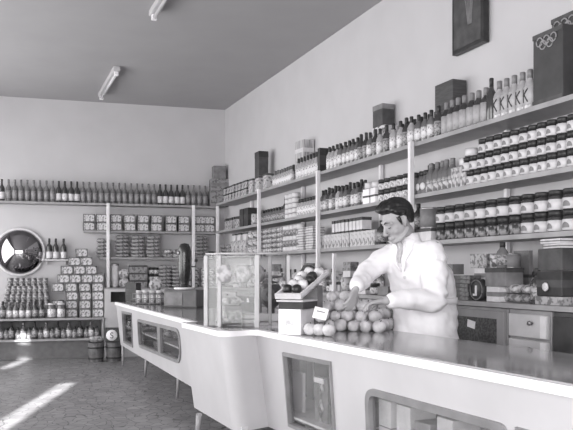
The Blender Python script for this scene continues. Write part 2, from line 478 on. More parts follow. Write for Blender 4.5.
ol2 = round_poly([cv(A + INN * .02 + d1 * .03), cv(Bc + INN * .02 + Vector((.01, .03, 0))), cv(Cc + INN * .025), cv(D2 + INN * .025), cv(bk2), cv(bk0), cv(E1 + d1 * .02)], [.02, .12, .12, 0, 0, 0, 0], 8)
b = MB(); b.prism(ol2, zT - .003, zT, M_top); obj('worktop', b.mesh('worktop', off=nc.location), nc)
q = floor_pt(197, 440)
for q in (q, Vector((.05, 4.95, 0)), Vector((1.2, 2.6, 0)), Vector((.35, 5.6, 0)), Vector((1.6, 3.0, 0))):
    b = MB(); b.tube([Vector((q.x + .02, q.y - .03, ZB2)), q], [.024, .016], M_leg, 10); obj('leg', b.mesh('leg', off=nc.location), nc)

# ------------------------------------------------------------------ low cabinets under the right-hand shelves
KC = 3.26; zC = H - .19
tp = thing('cabinet_worktop', 'long grey worktop over the low cabinets under the right shelves', 'worktop', (KC - SL * 7, 7, zC - .03))
b = MB(); wallbox(b, 3.3, 11.3, KC - .02, KW - .01, zC - .03, zC, M_shelf); me = b.mesh('cabinet_worktop', off=tp.location); tp.data if 0 else None
obj('top_board', me, tp)
def cab_Y(px): return KC * F / (px - CX + SL * F)
def cabinet(Y0, Y1, style, label):
    """one low unit between depths Y0 < Y1; drawers on its front"""
    base = thing('low_cabinet', label, 'cabinet', (KC - SL * Y0, Y0, 0), TR)
    L = (Y1 - Y0) * LR - .008           # local x runs from -L (far) to 0 (near), y into the wall
    dp = (KW - KC) / LR - .015
    b = MB(); b.box((-L / 2, dp / 2, (zC - .035) / 2 + .0), (L, dp, zC - .035), M_cabinet if style != 'dark' else M_dark, bev=.004); obj('body', b.mesh('body'), base)
    if style == 'bin':
        rows = [(zC - .37, zC - .055, 'bin'), (.12, zC - .41, 'wide')]
    elif style == 'drawers':
        rows = [(zC - .2, zC - .06, 'pale'), (zC - .36, zC - .215, 'pale'), (.12, zC - .40, 'wide')]
    else: rows = [(.12, zC - .06, 'dk')]
    for z0, z1, s in rows:
        if s == 'bin':
            b = MB(); b.panel(Vector((-L + .015, -.022, z0)), Vector((1, 0, 0)), Vector((0, 0, 1)), Vector((0, -1, 0)), [(0, 0), (L - .03, 0), (L - .03, z1 - z0), (0, z1 - z0)], [[(.06, .07), (L - .1, .07), (L - .1, z1 - z0 - .05), (.06, z1 - z0 - .05)]], .02, M_cabinet)
            f = obj('bin_frame', b.mesh('bin_frame'), base)
            b = MB(); b.box((-L / 2, -.006, (z0 + z1) / 2), (L - .12, .008, z1 - z0 - .1), printed('dark_grain', 60, 95, 70, .5)); obj('bin_front', b.mesh('bin_front'), f)
            b = MB(); b.box((-L * .53, -.016, z1 - .1), (.085, .004, .05), M_white, Matrix.Rotation(.15, 3, 'Y')); obj('price_tag', b.mesh('price_tag'), f)
            b = MB(); b.tube([(-L * .5 - .06, -.022, z0 + .03), (-L * .5 - .05, -.045, z0 + .03), (-L * .5 + .05, -.045, z0 + .03), (-L * .5 + .06, -.022, z0 + .03)], .006, M_metal); obj('handle', b.mesh('handle'), f)
        else:
            b = MB(); b.box((-L / 2, -.011, (z0 + z1) / 2), (L - .03, .022, z1 - z0), M_drawer if s == 'pale' else (M_cabinet if s == 'wide' else M_vdark), bev=.004)
            f = obj('drawer' if s != 'dk' else 'door', b.mesh('drawer'), base)
            b = MB(); b.lathe([(.0, 0), (.008, 0), (.008, .018), (.016, .022), (.014, .03), (0, .032)], M_metal, 10, (-L * .38, -.02, (z0 + z1) / 2 + .02), rot=Euler((math.pi / 2, 0, 0)).to_matrix()); obj('knob', b.mesh('knob'), f)
            if s == 'pale':
                b = MB(); b.box((-.045, -.025, (z0 + z1) / 2), (.05, .006, z1 - z0 - .01), M_light); obj('edge_strip', b.mesh('edge_strip'), f)
Ys = [3.35, cab_Y(552.5), cab_Y(508.5), cab_Y(445), 6.3, 7.2, 8.1, 9.0, 9.9, 10.8]
styles = ['dark', 'drawers', 'bin', 'bin', 'drawers', 'bin', 'drawers', 'bin', 'drawers']
labs = ['dark low cabinet past the pale drawers at the right edge', 'low cabinet with two pale drawers beside the framed bin', 'low cabinet with framed dark bin and white tag beside the man',
        'low cabinet with framed bin directly behind the man', 'low pale-drawer cabinet just left of the man', 'low framed-bin cabinet behind the fruit heap', 'low drawer cabinet behind the tilted fruit tray',
        'low framed-bin cabinet behind the glass case', 'last low drawer cabinet by the back corner']
for i, s in enumerate(styles): cabinet(Ys[i] + .004, Ys[i + 1] - .004, s, labs[i])

# back wall cabinet with open niches
q0 = BW(104.5, 0, .4)
bc = thing('wall_cabinet', 'white low cabinet with dark niches against the back wall', 'cabinet', q0, TB)
Lc = 1.55; zc = H - .24; hd = .39
b = MB(); b.panel(Vector((0, 0, 0)), Vector((1, 0, 0)), Vector((0, 0, 1)), Vector((0, -1, 0)), [(0, 0), (Lc, 0), (Lc, zc), (0, zc)],
                  [[(.09 + i * .29, zc - .19), (.32 + i * .29, zc - .19), (.32 + i * .29, zc - .04), (.09 + i * .29, zc - .04)] for i in range(5)], .02, M_cream)
b.box((Lc / 2, hd / 2, zc - .012), (Lc, hd - .045, .024), M_cream); b.box((Lc / 2, hd / 2, zc - .22), (Lc, hd - .045, .02), M_in); b.box((Lc / 2, hd - .02, zc / 2), (Lc, .02, zc - .05), M_dark)
b.box((.011, hd / 2, zc / 2), (.02, hd - .05, zc - .05), M_cream); b.box((Lc - .011, hd / 2, zc / 2), (.02, hd - .05, zc - .05), M_cream)
obj('body', b.mesh('body'), bc)
b = MB(); b.box((Lc / 2, hd / 2 - .01, zc + .01), (Lc + .02, hd, .02), M_shelf, bev=.003); obj('top_board', b.mesh('top_board'), bc)

# bench under the mirror
q0 = BW(-14, 0, .45); q1 = BW(105, 0, .45); Lb = (q1 - q0).length; zb = H - .655
be = thing('display_bench', 'low grey two-tier bench along the back wall under the round mirror', 'bench', q0, TB)
b = MB(); b.box((Lb / 2, .22, zb - .015), (Lb, .43, .03), M_shelf, bev=.003); obj('top_board', b.mesh('top_board'), be)
zl = H - .955
b = MB(); b.box((Lb / 2, .22, zl - .015), (Lb, .43, .03), M_shelf, bev=.003); obj('lower_board', b.mesh('lower_board'), be)
b = MB(); b.box((Lb / 2, .25, (zl - .03) / 2), (Lb - .02, .36, zl - .032), mat('bench_plinth', 100, .5, .08), bev=.003); obj('plinth', b.mesh('plinth'), be)
for x in (.03, Lb - .03):
    b = MB(); b.box((x, .22, (zl + zb) / 2 - .015), (.03, .4, zb - zl - .032), M_shelf); obj('side_panel', b.mesh('side_panel'), be)
b = MB(); b.box((Lb / 2, .425, (zl + zb) / 2 - .015), (Lb - .1, .012, zb - zl - .032), M_mid); obj('back_panel', b.mesh('back_panel'), be)
# ------------------------------------------------------------------ kinds of goods
def lathe_mesh(name, prof, m, seg=14):
    b = MB(); b.lathe(prof, m, seg); return b.mesh(name)
def bottle(name, h, r, gm, cm, lm, cap=.2, neck=.38, lab=(.12, .5), seg=14, lname='label'):
    rn = r * neck
    body = lathe_mesh('bottle_body', [(0, 0), (r * .92, 0), (r, h * .02), (r, h * .58), (r * .86, h * .65), (rn * 1.25, h * .74), (rn, h * .8), (rn, h * .93)], gm, seg)
    c = lathe_mesh('cap', [(rn * 1.12, h * (1 - cap)), (rn * 1.15, h * .985), (rn * .9, h), (0, h)], cm, 10)
    kids = [('cap', c)]
    if lm: kids.append((lname, lathe_mesh('label', [(r * 1.015, h * lab[0]), (r * 1.015, h * lab[1])], lm, seg)))
    return kind(name, 'bottle', body, *kids)
def jar(name, h, r, gm, cm, lm, lid=.24, lab=(.08, .62), seg=14, cat='jar'):
    body = lathe_mesh('jar_body', [(0, 0), (r * .93, 0), (r, h * .04), (r, h * (.9 - lid)), (r * .86, h * (1 - lid))], gm, seg)
    c = lathe_mesh('lid', [(r * .93, h * (1 - lid)), (r * .95, h * .98), (r * .9, h), (0, h)], cm, seg)
    kids = [('lid', c)]
    if lm: kids.append(('label', lathe_mesh('label', [(r * 1.015, h * lab[0]), (r * 1.015, h * lab[1])], lm, seg)))
    return kind(name, cat, body, *kids)
def tin(name, h, r, m, cat='can'):
    body = lathe_mesh('tin_body', [(0, 0), (r, 0), (r * 1.03, h * .03), (r, h * .06), (r, h * .94), (r * 1.03, h * .97), (r * .98, h), (r * .9, h - .004), (0, h - .004)], M_metal, 14)
    return kind(name, cat, body, ('label', lathe_mesh('label', [(r * 1.012, h * .08), (r * 1.012, h * .92)], m, 14)))
def carton(name, w, d, h, m, lidm=None, band=None, cat='box'):
    b = MB(); b.box((0, 0, h / 2), (w, d, h), m, bev=min(w, d, h) * .03)
    kids = []
    if lidm: l = MB(); l.box((0, 0, h * .89), (w * 1.03, d * 1.03, h * .24), lidm, bev=.003); kids.append(('lid', l.mesh('lid')))
    if band: l = MB(); l.box((0, 0, h * band[1]), (w * 1.02, d * 1.02, h * band[2]), band[0]); kids.append(('paper_band', l.mesh('paper_band')))
    return kind(name, cat, b.mesh(name), *kids)
def packet(name, w, d, h, m, cat='packet'):
    """soft pillow pack, flat"""
    b = MB(); n = 8; t = []
    for sgn in (1, -1):
        g = []
        for i in range(n + 1):
            for j in range(n + 1):
                u, v = i / n * 2 - 1, j / n * 2 - 1
                e = max(0, (1 - u ** 4) * (1 - v ** 4)) ** .5
                g.append(b.bm.verts.new((u * w / 2, v * d / 2, h / 2 + sgn * h / 2 * e)))
        for i in range(n):
            for j in range(n):
                a = i * (n + 1) + j; f = [g[a], g[a + n + 1], g[a + n + 2], g[a + 1]]
                b.face(f if sgn > 0 else f[::-1], m, True)
    bmesh.ops.remove_doubles(b.bm, verts=b.bm.verts, dist=1e-5)
    seam = MB(); seam.box((0, d * .02, h * .98), (w * .7, .012, .004), M_mid)
    return kind(name, cat, b.mesh(name), ('seam', seam.mesh('seam')))

# ------------------------------------------------------------------ top board of the right shelving
R_ = TR
k_bA = bottle('bottle', .24, .036, M_gpale, M_vdark, M_lab, cap=.3)
k_bB = bottle('bottle', .25, .037, M_gdark, M_vdark, M_labd, cap=.25)
k_bC = bottle('bottle', .235, .036, M_gmid, M_vdark, M_lab, cap=.28)
k_bD = bottle('bottle', .245, .038, M_gdark, M_foil, M_labd, cap=.3, lab=(.05, .56))
k_tall = bottle('bottle', .30, .036, M_gdark, M_vdark, None)
M_wlab = mat('plain_white_label', 215, .6, .03)
k_smw = bottle('bottle', .19, .034, M_gpale, M_gmid, M_lab, cap=.25)
k_tinD = carton('carton', .115, .1, .1, M_pack, M_vdark)
for tier, nm in ((0, 'lower'), (1, 'upper')):
    row(k_tinD, [p + Vector((0, 0, .102 * tier)) for p in seq(RW(228, zS[0], .07), RW(249, zS[0], .07), .135)], R_, 'small pale carton with a dark lid', f'in the {nm} layer by the corner boxes', 'dark-lidded cartons on the top board', turn=.05)
k_wc = carton('carton', .15, .14, .2, M_pack, None, (M_dark, .93, .12))
row(k_wc, seq(RW(255, zS[0], .1), RW(270, zS[0], .1), n=3), R_, 'white carton with dark top band', 'under the tall dark box', 'white cartons on the top board', turn=.04)
k_dk = carton('carton', .17, .13, .33, M_dark, M_vdark)
put(k_dk, RW(261.5, zS[0] + .202, .12), R_, 'tall dark box standing on three white cartons on the top board')
row(k_smw, seq(RW(275, zS[0], .06), RW(292, zS[0], .06), .085), R_, 'small pale bottle', 'between the white cartons and the striped box', 'small pale bottles on the top board')
row(k_bC, seq(RW(276, zS[0], .17), RW(294, zS[0], .17), .1), R_, 'mid-grey bottle behind the small pale bottles', 'on the top board', 'grey bottles in the second row')
M_strp = printed('striped_carton_print', 190, 120, 20, .5, stretch=(4, 4, .2))
k_st = carton('carton', .22, .14, .235, M_strp, None, (M_light, .5, .2))
put(k_st, RW(304.5, zS[0], .19), R_, 'lower striped pale carton behind bottles on the top board')
put(k_st, RW(304.5, zS[0] + .238, .19), R_ + .04, 'upper striped pale carton rising above the bottles on the top board')
row(k_bA, seq(RW(299, zS[0], .055), RW(320, zS[0], .055), .082), R_, 'dark-necked pale bottle', 'in front of the striped cartons', 'bottles before the striped cartons')
row(k_bD, seq(RW(311, zS[0], .15), RW(320.5, zS[0], .15), .085), R_, 'dark bottle in second row', 'right of the striped cartons', 'dark bottles by the striped cartons')
k_ds = carton('carton', .06, .16, .26, M_vdark, None, (M_dark, .5, .4))
put(k_ds, RW(325.5, zS[0], .1), R_, 'narrow black upright box between bottles above the second post')
row([k_bA, k_bA, k_bA, k_bC, k_bC, k_bC, k_bC, k_bC, k_bB, k_bB, k_bC, k_bB], seq(RW(330, zS[0], .055), RW(375, zS[0], .055), n=12), R_,
    ['pale bottle with dark neck', 'pale bottle with dark neck', 'pale bottle with dark neck', 'grey bottle with printed label', 'grey bottle with printed label', 'grey bottle with printed label', 'grey bottle with printed label', 'grey bottle with printed label', 'dark bottle', 'dark bottle', 'grey bottle with printed label', 'dark bottle'],
    'in the twelve-bottle row left of the dark box', 'bottles left of the dark box stack')
row([k_bB, k_bC], seq(RW(334, zS[0], .16), RW(371, zS[0], .16), n=9), R_, 'dark bottle in the rear row', 'behind the twelve bottles', 'rear bottles left of the dark box stack')
k_pc = carton('carton', .24, .14, .29, M_boxp)
k_pd = carton('carton', .17, .13, .2, M_dark, M_mid)
put(k_pc, RW(384.5, zS[0], .19), R_, 'patterned pale carton under a small dark box on the top board')
put(k_pd, RW(383.5, zS[0] + .293, .19), R_ + .05, 'small dark box on the patterned carton on the top board')
row([k_bA, k_bB, k_bA, k_bA], seq(RW(380, zS[0], .055), RW(400, zS[0], .055), n=4), R_, ['pale bottle', 'dark bottle', 'pale bottle', 'pale bottle'], 'in front of the patterned carton', 'bottles before the patterned carton')
row([k_bB, k_bA, k_bC, k_bC, k_bC, k_bB], seq(RW(406, zS[0], .055), RW(438, zS[0], .055), n=6), R_, ['dark bottle', 'pale bottle with dark neck', 'grey bottle', 'grey bottle', 'grey bottle', 'dark bottle'], 'above the long post right of the patterned carton', 'bottles over the long post')
row(k_bB, seq(RW(402, zS[0], .16), RW(436, zS[0], .16), n=6), R_, 'dark rear bottle', 'behind the bottles above the long post', 'rear bottles over the long post')
k_br = carton('carton', .25, .13, .45, printed('crate_board', 62, 78, 8, .5, stretch=(1, 1, 8)), None, (M_mid, .5, .01))
put(k_br, RW(450.5, zS[0], .2), R_, 'large dark crate standing behind the square-labelled bottles', None)
k_rect = bottle('bottle', .25, .042, M_gdark, M_foil, printed('plain_label_print', 165, 140, 40, .6), cap=.26, neck=.4, lab=(.04, .56))
row(k_rect, seq(RW(446, zS[0], .055), RW(486, zS[0], .055), n=7), R_, 'foil-capped bottle with a big plain label', 'in front of the large dark crate', 'plain-labelled bottles')
put(k_tall, RW(491.5, zS[0], .05), R_, 'slim black bottle between plain-labelled and K-labelled bottles')
# bottles with the K on their labels
def letter_mesh(ch, size, m, rad=None):
    cu = bpy.data.curves.new('letter', 'FONT'); cu.body = ch; cu.size = size; cu.align_x = 'CENTER'; cu.extrude = .0008
    o = bpy.data.objects.new('letter', cu); COL.objects.link(o)
    dg = bpy.context.evaluated_depsgraph_get(); me = bpy.data.meshes.new_from_object(o.evaluated_get(dg))
    bpy.data.objects.remove(o)
    for v in me.vertices:                       # stand the letter up and, if asked, bend it round a bottle
        x, y, z = v.co
        if rad: a = x / rad; v.co = ((rad + z) * math.sin(a), -(rad + z) * math.cos(a), y)
        else: v.co = (x, -z, y)
    me.materials.clear(); me.materials.append(m)
    return me
k_K = bottle('bottle', .262, .042, M_gpale, M_foil, None, cap=.24, neck=.4)
kl = lathe_mesh('label', [(.0427, .025), (.0427, .145)], mat('K_label_paper', 180, .6, .04), 14)
b = MB()
for p, q in (((-.018, .045), (-.018, .13)), ((-.016, .085), (.02, .13)), ((-.008, .094), (.021, .045))):
    b.tube([(.0438 * math.sin((p[0] + (q[0] - p[0]) * t / 6) / .0438), -.0438 * math.cos((p[0] + (q[0] - p[0]) * t / 6) / .0438), p[1] + (q[1] - p[1]) * t / 6) for t in range(7)], .0042, M_dark, 6)
km = b.mesh('lettering')
k_K['kids'] = list(k_K['kids']) + [('label', kl, [('lettering', km)])]
row(k_K, seq(RW(499, zS[0], .055), RW(530.5, zS[0], .055), n=5), R_, 'clear bottle lettered K', 'on the top board before the ringed crates', 'K-labelled bottles', turn=.08)
M_ring = mat('ring_paint', 150, .6, .05)
# dark crates with interlocking rings
def rings(w, r, x0, z0, y):
    b = MB()
    for i in range(5):
        cx = x0 + i * r * 1.15; cz = z0 - (r * .9 if i % 2 else 0)
        b.tube([(cx + r * math.cos(a * math.pi / 10), y, cz + r * math.sin(a * math.pi / 10)) for a in range(21)], .0045, M_ring, 6)
    return b.mesh('ring_emblem')
def crate(w, d, h):
    b = MB(); b.box((0, 0, h / 2), (w, d, h), mat('crate_dark', 62, .55, .1, 10), bev=.004)
    out = []
    for z in (.02, h - .02): t = MB(); t.box((0, -d / 2 - .003, z), (w, .006, .03), M_dark); out.append(('crate_rim', t.mesh('crate_rim')))
    return b.mesh('crate'), out
c1, t1 = crate(.27, .13, .46)
o = put(kind('crate', 'crate', c1, *t1, ('ring_emblem', rings(.27, .027, -.07, .4, -.07))), RW(556, zS[0], .10), R_, 'dark upright crate with pale interlocking rings at the end of the K bottles')
c2, t2 = crate(.36, .1, .58)
put(kind('crate', 'crate', c2, *t2, ('ring_emblem', rings(.36, .029, -.13, .52, -.055))), RW(578, zS[0], .225), R_, 'taller dark ringed crate cut off by the right edge of the photo')
# corner boxes
cq = BW(219, zB[0], .12)
k_c1 = carton('carton', .31, .18, .24, M_boxg); k_c2 = carton('carton', .28, .18, .19, M_boxg, None, (M_mid, .5, .3)); k_c3 = carton('carton', .2, .16, .2, M_mid)
put(k_c1, cq, TB, 'lowest grey carton of the three stacked in the room corner')
put(k_c2, cq + Vector((0, 0, .243)), TB, 'middle grey carton of the three stacked in the room corner')
put(k_c3, cq + Vector((0, 0, .436)), TB, 'topmost grey carton of the three stacked in the room corner')

# ------------------------------------------------------------------ middle board
Z = zS[1]
k_dt = carton('carton', .16, .12, .16, M_packg, M_vdark)
row(k_dt, seq(RW(229, Z, .08), RW(241, Z, .08), n=5), R_, 'grey carton with black lid', 'on the middle board nearest the corner', 'black-lidded cartons')
k_db = carton('carton', .16, .14, .25, M_vdark, None, (M_dark, .5, .3))
row(k_db, seq(RW(246.3, Z, .1), RW(251, Z, .1), n=2), R_, 'black upright box', 'on the middle board beside the black-lidded cartons', 'black boxes on the middle board', turn=.03)
k_wt = tin('tin_can', .15, .055, M_pack)
put(k_wt, RW(255.5, Z, .07), R_, 'single pale tin left of the post on the middle board')
k_sb = bottle('bottle', .17, .038, M_gmid, M_vdark, M_labd, cap=.2, neck=.45)
row(k_sb, seq(RW(264, Z, .07), RW(285, Z, .07), n=9), R_, 'short grey bottle', 'right of the third post on the middle board', 'short grey bottles')
put(k_tall, RW(285.5, Z, .18), R_, 'lone tall black bottle behind the short grey ones', None)
k_ft = tin('flat_tin', .058, .05, M_light)
for t in range(5):
    row(k_ft, [p + Vector((0, 0, .0595 * t)) for p in seq(RW(289, Z, .09), RW(296.5, Z, .09), n=3)], R_, 'flat white tin', f'in tier {t + 1} of the white tin stack', 'flat white tins', jit=.002)
k_pb = bottle('bottle', .2, .04, M_gpale, M_vdark, M_lab, cap=.2, neck=.5, lab=(.1, .55))
row(k_pb, seq(RW(300, Z, .07), RW(316.5, Z, .07), n=7), R_, 'squat pale bottle', 'left of the second post on the middle board', 'squat pale bottles')
row(k_pb, seq(RW(301, Z, .17), RW(317.5, Z, .17), n=6), R_, 'squat pale bottle in the rear row', 'left of the second post', 'rear squat pale bottles')
kk = [k_bC, k_bC, k_bB, k_bC, k_bB, k_bA, k_bC, k_bC, k_bB, k_bC, k_bC, k_bB, k_bC]
dd = {id(k_bA): 'pale bottle', id(k_bB): 'dark bottle', id(k_bC): 'grey bottle'}
row(kk, seq(RW(323, Z, .06), RW(365, Z, .06), n=13), R_, [dd[id(k)] for k in kk], 'right of the second post on the middle board', 'bottles in the middle bay')
row(k_bB, seq(RW(325, Z, .15), RW(363, Z, .15), n=10), R_, 'dark rear bottle', 'in the second row of the middle bay', 'rear bottles in the middle bay')
k_wj = carton('carton', .1, .1, .14, M_white, None, (M_dark, .5, .12))
row(k_wj, seq(RW(370, Z, .08), RW(377, Z, .08), n=2), R_, 'white carton with thin dark band', 'left of the dark-lidded jars behind the man', 'banded white cartons')
k_lj = jar('jar', .1, .045, M_gdark, M_vdark, M_lab, lid=.3)
for t, nm in ((0, 'lower'), (1, 'upper')):
    row(k_lj, [p + Vector((0, 0, .102 * t)) for p in seq(RW(383, Z, .08), RW(408, Z, .08), n=5)], R_, 'dark-lidded jar with pale label', f'in the {nm} layer left of the long post', 'jars left of the long post', jit=.002)
for i, px in enumerate((370, 377)): put(k_ft, RW(px, Z + .142, .08), R_, ['flat white tin on the left banded white carton', 'flat white tin on the right banded white carton'][i])
k_rd = bottle('bottle', .19, .045, M_gmid, M_vdark, None, cap=.22, neck=.5)
dm = MB(); dm.lathe([(0, 0), (.03, 0), (.026, .004), (0, .005)], M_light, 14, (0, -.044, .06), rot=Euler((math.pi / 2, 0, 0)).to_matrix())
k_rd['kids'] = list(k_rd['kids']) + [('round_label', dm.mesh('round_label'))]
row(k_rd, seq(RW(416, Z, .06), RW(427, Z, .06), n=3), R_, 'grey bottle with a round pale medallion', 'right of the long post', 'medallion bottles')
k_bn = bottle('bottle', .235, .043, M_gmid, M_foil, M_pack, cap=.2, neck=.42, lab=(.03, .35))
row(k_bn, seq(RW(432, Z, .06), RW(453, Z, .06), n=5), R_, 'foil-capped bottle with low pale label', 'between medallion bottles and white packets', 'foil-capped bottles', turn=.1)
row(k_bB, seq(RW(430, Z, .16), RW(452, Z, .16), n=5), R_, 'dark rear bottle', 'behind the foil-capped bottles', 'rear bottles right of the long post')
k_wp = carton('carton', .075, .08, .15, M_pack)
row(k_wp, seq(RW(457, Z, .06), RW(466, Z, .06), n=3), R_, 'upright white packet', 'left end of the three-high jar wall', 'upright white packets')
k_jj = jar('jar', .104, .042, mat('jam_glass', 60, .2, .2, 9, spec=.7), M_vdark, None, lid=.3)
def emblem(r, z, w, h):
    """dark arch printed on the front of a jar label"""
    b = MB(); n = 8; pr = None
    for i in range(n + 1):
        t = i / n * 2 - 1; x = t * w; top = z + h * math.sqrt(max(0, 1 - t * t * .85)); a = x / r
        v = [b.bm.verts.new((r * math.sin(a), -r * math.cos(a), zz)) for zz in (z, top)]
        if pr: b.face([pr[0], v[0], v[1], pr[1]], M_mid)
        pr = v
    return b.mesh('emblem')
M_jl = mat('jar_label_paper', 205, .6, .04)
def with_emblem(k, r, h, lo, hi, ez, ew, eh):
    k['kids'] = list(k['kids']) + [('label', lathe_mesh('label', [(r * 1.015, h * lo), (r * 1.015, h * hi)], M_jl), [('emblem', emblem(r * 1.03, ez, ew, eh))])]
with_emblem(k_jj, .042, .104, .06, .62, .018, .02, .03)
for t, (x0, nm) in enumerate(((472, 'bottom'), (468, 'middle'), (484, 'top'))):
    a, c = RW(x0, Z, .06), RW(574, Z, .06)
    row(k_jj, [p + Vector((0, 0, .1055 * t)) for p in seq(a, c, .0865)], R_, 'dark-lidded jam jar', f'in the {nm} tier of the three-high jar wall', 'jam jars in three tiers', jit=.003, turn=.2)
row(k_jj, seq(RW(474, Z, .165), RW(570, Z, .165), n=11), R_, 'dark-lidded jam jar', 'in the hidden second row of the jar wall', 'rear jam jars')
for i in range(2):
    put(k_ft, RW(466 + i * 6, Z + [.152, .2115][i], .06), R_, ['flat white tin on the upright white packets', 'flat white tin on the jar wall end'][i])

# ------------------------------------------------------------------ lower board
Z = zS[2]
k_bag = packet('packet', .17, .12, .055, M_packg)
for t in range(3): row(k_bag, [p + Vector((0, 0, .056 * t)) for p in seq(RW(224, Z, .09), RW(231, Z, .09), n=2)], R_, 'soft grey packet', f'in layer {t + 1} at the corner end of lower board', 'soft grey packets', jit=.003)
k_bw = carton('carton', .15, .12, .2, M_pack); k_bw2 = carton('carton', .15, .12, .1, M_light, M_dark)
row(k_bw, seq(RW(236, Z, .08), RW(248, Z, .08), n=4), R_, 'pale printed carton', 'above the glass case on the lower board', 'pale cartons over the glass case', turn=.03)
row(k_bw2, [p + Vector((0, 0, .202)) for p in seq(RW(238, Z, .08), RW(248, Z, .08), n=3)], R_, 'low white box with dark lid', 'on the pale cartons above the glass case', 'low white boxes', turn=.05)
k_pt = tin('tin_can', .1, .05, M_boxp)
for t in range(3): row(k_pt, [p + Vector((0, 0, .101 * t)) for p in seq(RW(251.5, Z, .08), RW(256, Z, .08), n=2)], R_, 'patterned tin', f'in tier {t + 1} left of the third post, lower board', 'patterned tins', jit=.001)
k_pk = packet('packet', .16, .13, .06, M_pack)
for t in range(5): row(k_pk, [p + Vector((0, 0, .061 * t)) for p in seq(RW(264, Z, .09), RW(283, Z, .09), n=5)], R_, 'soft pale packet', f'in layer {t + 1} right of the third post', 'soft pale packets', jit=.004)
k_ss = tin('flat_tin', .06, .06, M_packg)
for t in range(5): row(k_ss if t % 2 else k_ft, [p + Vector((0, 0, .062 * t)) for p in seq(RW(287, Z, .08), RW(301, Z, .08), n=5)], R_, ['grey flat tin' if t % 2 else 'white flat tin'], f'in tier {t + 1} of the alternating tin stack', 'alternating flat tins', jit=.002)
k_fl = carton('flat_box', .19, .14, .027, M_light, None, (M_mid, .5, .3))
for t in range(9): row(k_fl, [p + Vector((0, 0, .0285 * t)) for p in seq(RW(305.5, Z, .1), RW(315, Z, .1), n=2)], R_, 'thin flat white box', f'layer {t + 1} of the pile left of second post', 'thin flat white boxes', jit=.003, turn=.04)
k_lw = carton('carton', .085, .1, .14, M_pack)
row(k_lw, seq(RW(322, Z, .07), RW(378, Z, .07), n=15), R_, 'white upright packet', 'of the lower board row left of the man', 'white packets left of the man', turn=.1)
k_sp = carton('packet', .055, .1, .13, M_light, M_dark, (M_vdark, .06, .12), cat='packet')
row(k_sp, [p + Vector((0, 0, .142)) for p in seq(RW(337, Z, .07), RW(366, Z, .07), n=9)], R_, 'white packet with dark ends', 'standing on the white packets left of the man', 'dark-ended packets', turn=.04)
k_bb = bottle('bottle', .22, .042, M_gdark, M_vdark, M_labd)
put(k_bb, RW(381.5, Z, .06), R_, 'dark bottle half behind the face of the man')
k_bt = tin('tin', .17, .085, M_mid, cat='tin')
row(k_bw2, seq(RW(417, Z, .08), RW(432, Z, .08), n=3), R_, 'low box with dark lid', 'beside the head of the man', 'low boxes by the head', turn=.03)
put(k_bt, RW(430.5, Z + .102, .1), R_, 'big grey tin on low boxes right of the head of the man')
put(k_bb, RW(418.5, Z + .102, .1), R_, 'dark bottle on low boxes left of the big grey tin')
k_J1 = jar('jar', .125, .056, mat('preserve_glass', 58, .2, .2, 9, spec=.7), M_vdark, printed('strip_label', 60, 190, 30, .52), lid=.32, lab=(.05, .58))
k_J2 = jar('jar', .128, .056, MATS['preserve_glass'], M_vdark, None, lid=.24)
with_emblem(k_J2, .056, .128, .04, .56, .02, .028, .035)
row([k_J1] * 8 + [k_J2] * 4, seq(RW(443, Z, .065), RW(572, Z, .065), n=12), R_, ['wide preserve jar with dark patterned label'] * 8 + ['wide preserve jar with pale label'] * 4, 'lower tier of the lowest board', 'preserve jars in the lower tier', jit=.002, turn=.3)
row([k_J2], [p + Vector((0, 0, .13)) for p in seq(RW(443, Z, .065), RW(572, Z, .065), n=12)], R_, 'wide preserve jar with pale label', 'upper tier of the lowest board', 'preserve jars in the upper tier', jit=.002, turn=.3)

# ------------------------------------------------------------------ goods on the low cabinets (right of the man)
Z = zC; KG = KC + .03
def G(px, dz=0, d=.12): return RW(px, Z + dz, d, KG)
k_br2 = carton('packet', .2, .16, .028, printed('bar_wrapper', 75, 130, 30, .55), cat='packet')
for t in range(6):
    row(k_br2, [p + Vector((0, 0, .029 * t)) for p in seq(G(450), G(470), n=2)], R_, 'flat dark wrapped packet', f'layer {t + 1} of the stacks beside the man', 'flat dark packets', jit=.008, turn=.12)
k_gb = carton('carton', .12, .1, .075, M_mid)
put(k_gb, G(453.5, .18), R_, 'small grey box on the dark packet stacks beside the man')
# round dark tin with a white mark
b = MB(); RX = Euler((math.pi / 2, 0, 0)).to_matrix()
b.lathe([(0, .0), (.072, 0), (.075, .006), (.075, .045), (.07, .05), (0, .05)], M_vdark, 24, (0, 0, .076), rot=RX)
rim = MB(); rim.tube([(.066 * math.cos(a * math.pi / 12), -.052, .076 + .066 * math.sin(a * math.pi / 12)) for a in range(25)], .004, M_mid, 6)
put(kind('round_tin', 'tin', b.mesh('round_tin'), ('rim', rim.mesh('rim')), ('white_mark', (lambda m: (m.box((.0, -.054, .07), (.016, .006, .07), M_white), m.box((-.012, -.054, .042), (.04, .006, .014), M_white), m.mesh('white_mark'))[-1])(MB()))),
    G(482.5, 0, .06), R_, 'round black tin on edge with a white mark on the low cabinet')
k_wb = carton('carton', .13, .12, .1, M_light, None, (M_mid, .5, .3)); k_gb2 = carton('carton', .19, .12, .1, M_packg); k_gb3 = carton('carton', .22, .14, .12, M_mid, M_dark)
put(k_gb3, G(484, 0, .2), R_, 'grey lidded box behind the round black tin')
put(k_wb, G(487, .123, .2), R_, 'white banded box above the round black tin')
put(k_gb2, G(485, .225, .2), R_, 'grey printed box on the white banded box by pale wall')
put(k_wb, G(500, 0, .08), R_, 'white banded box low down among the goods right of the round tin')
put(k_gb3, G(504, .101, .1), R_, 'dark-lidded grey box on the low white banded box')
k_gl = tin('tin', .095, .06, M_mid, cat='tin')
put(k_gl, G(511, .223, .12), R_, 'short grey drum on the dark-lidded box under the lowest board')
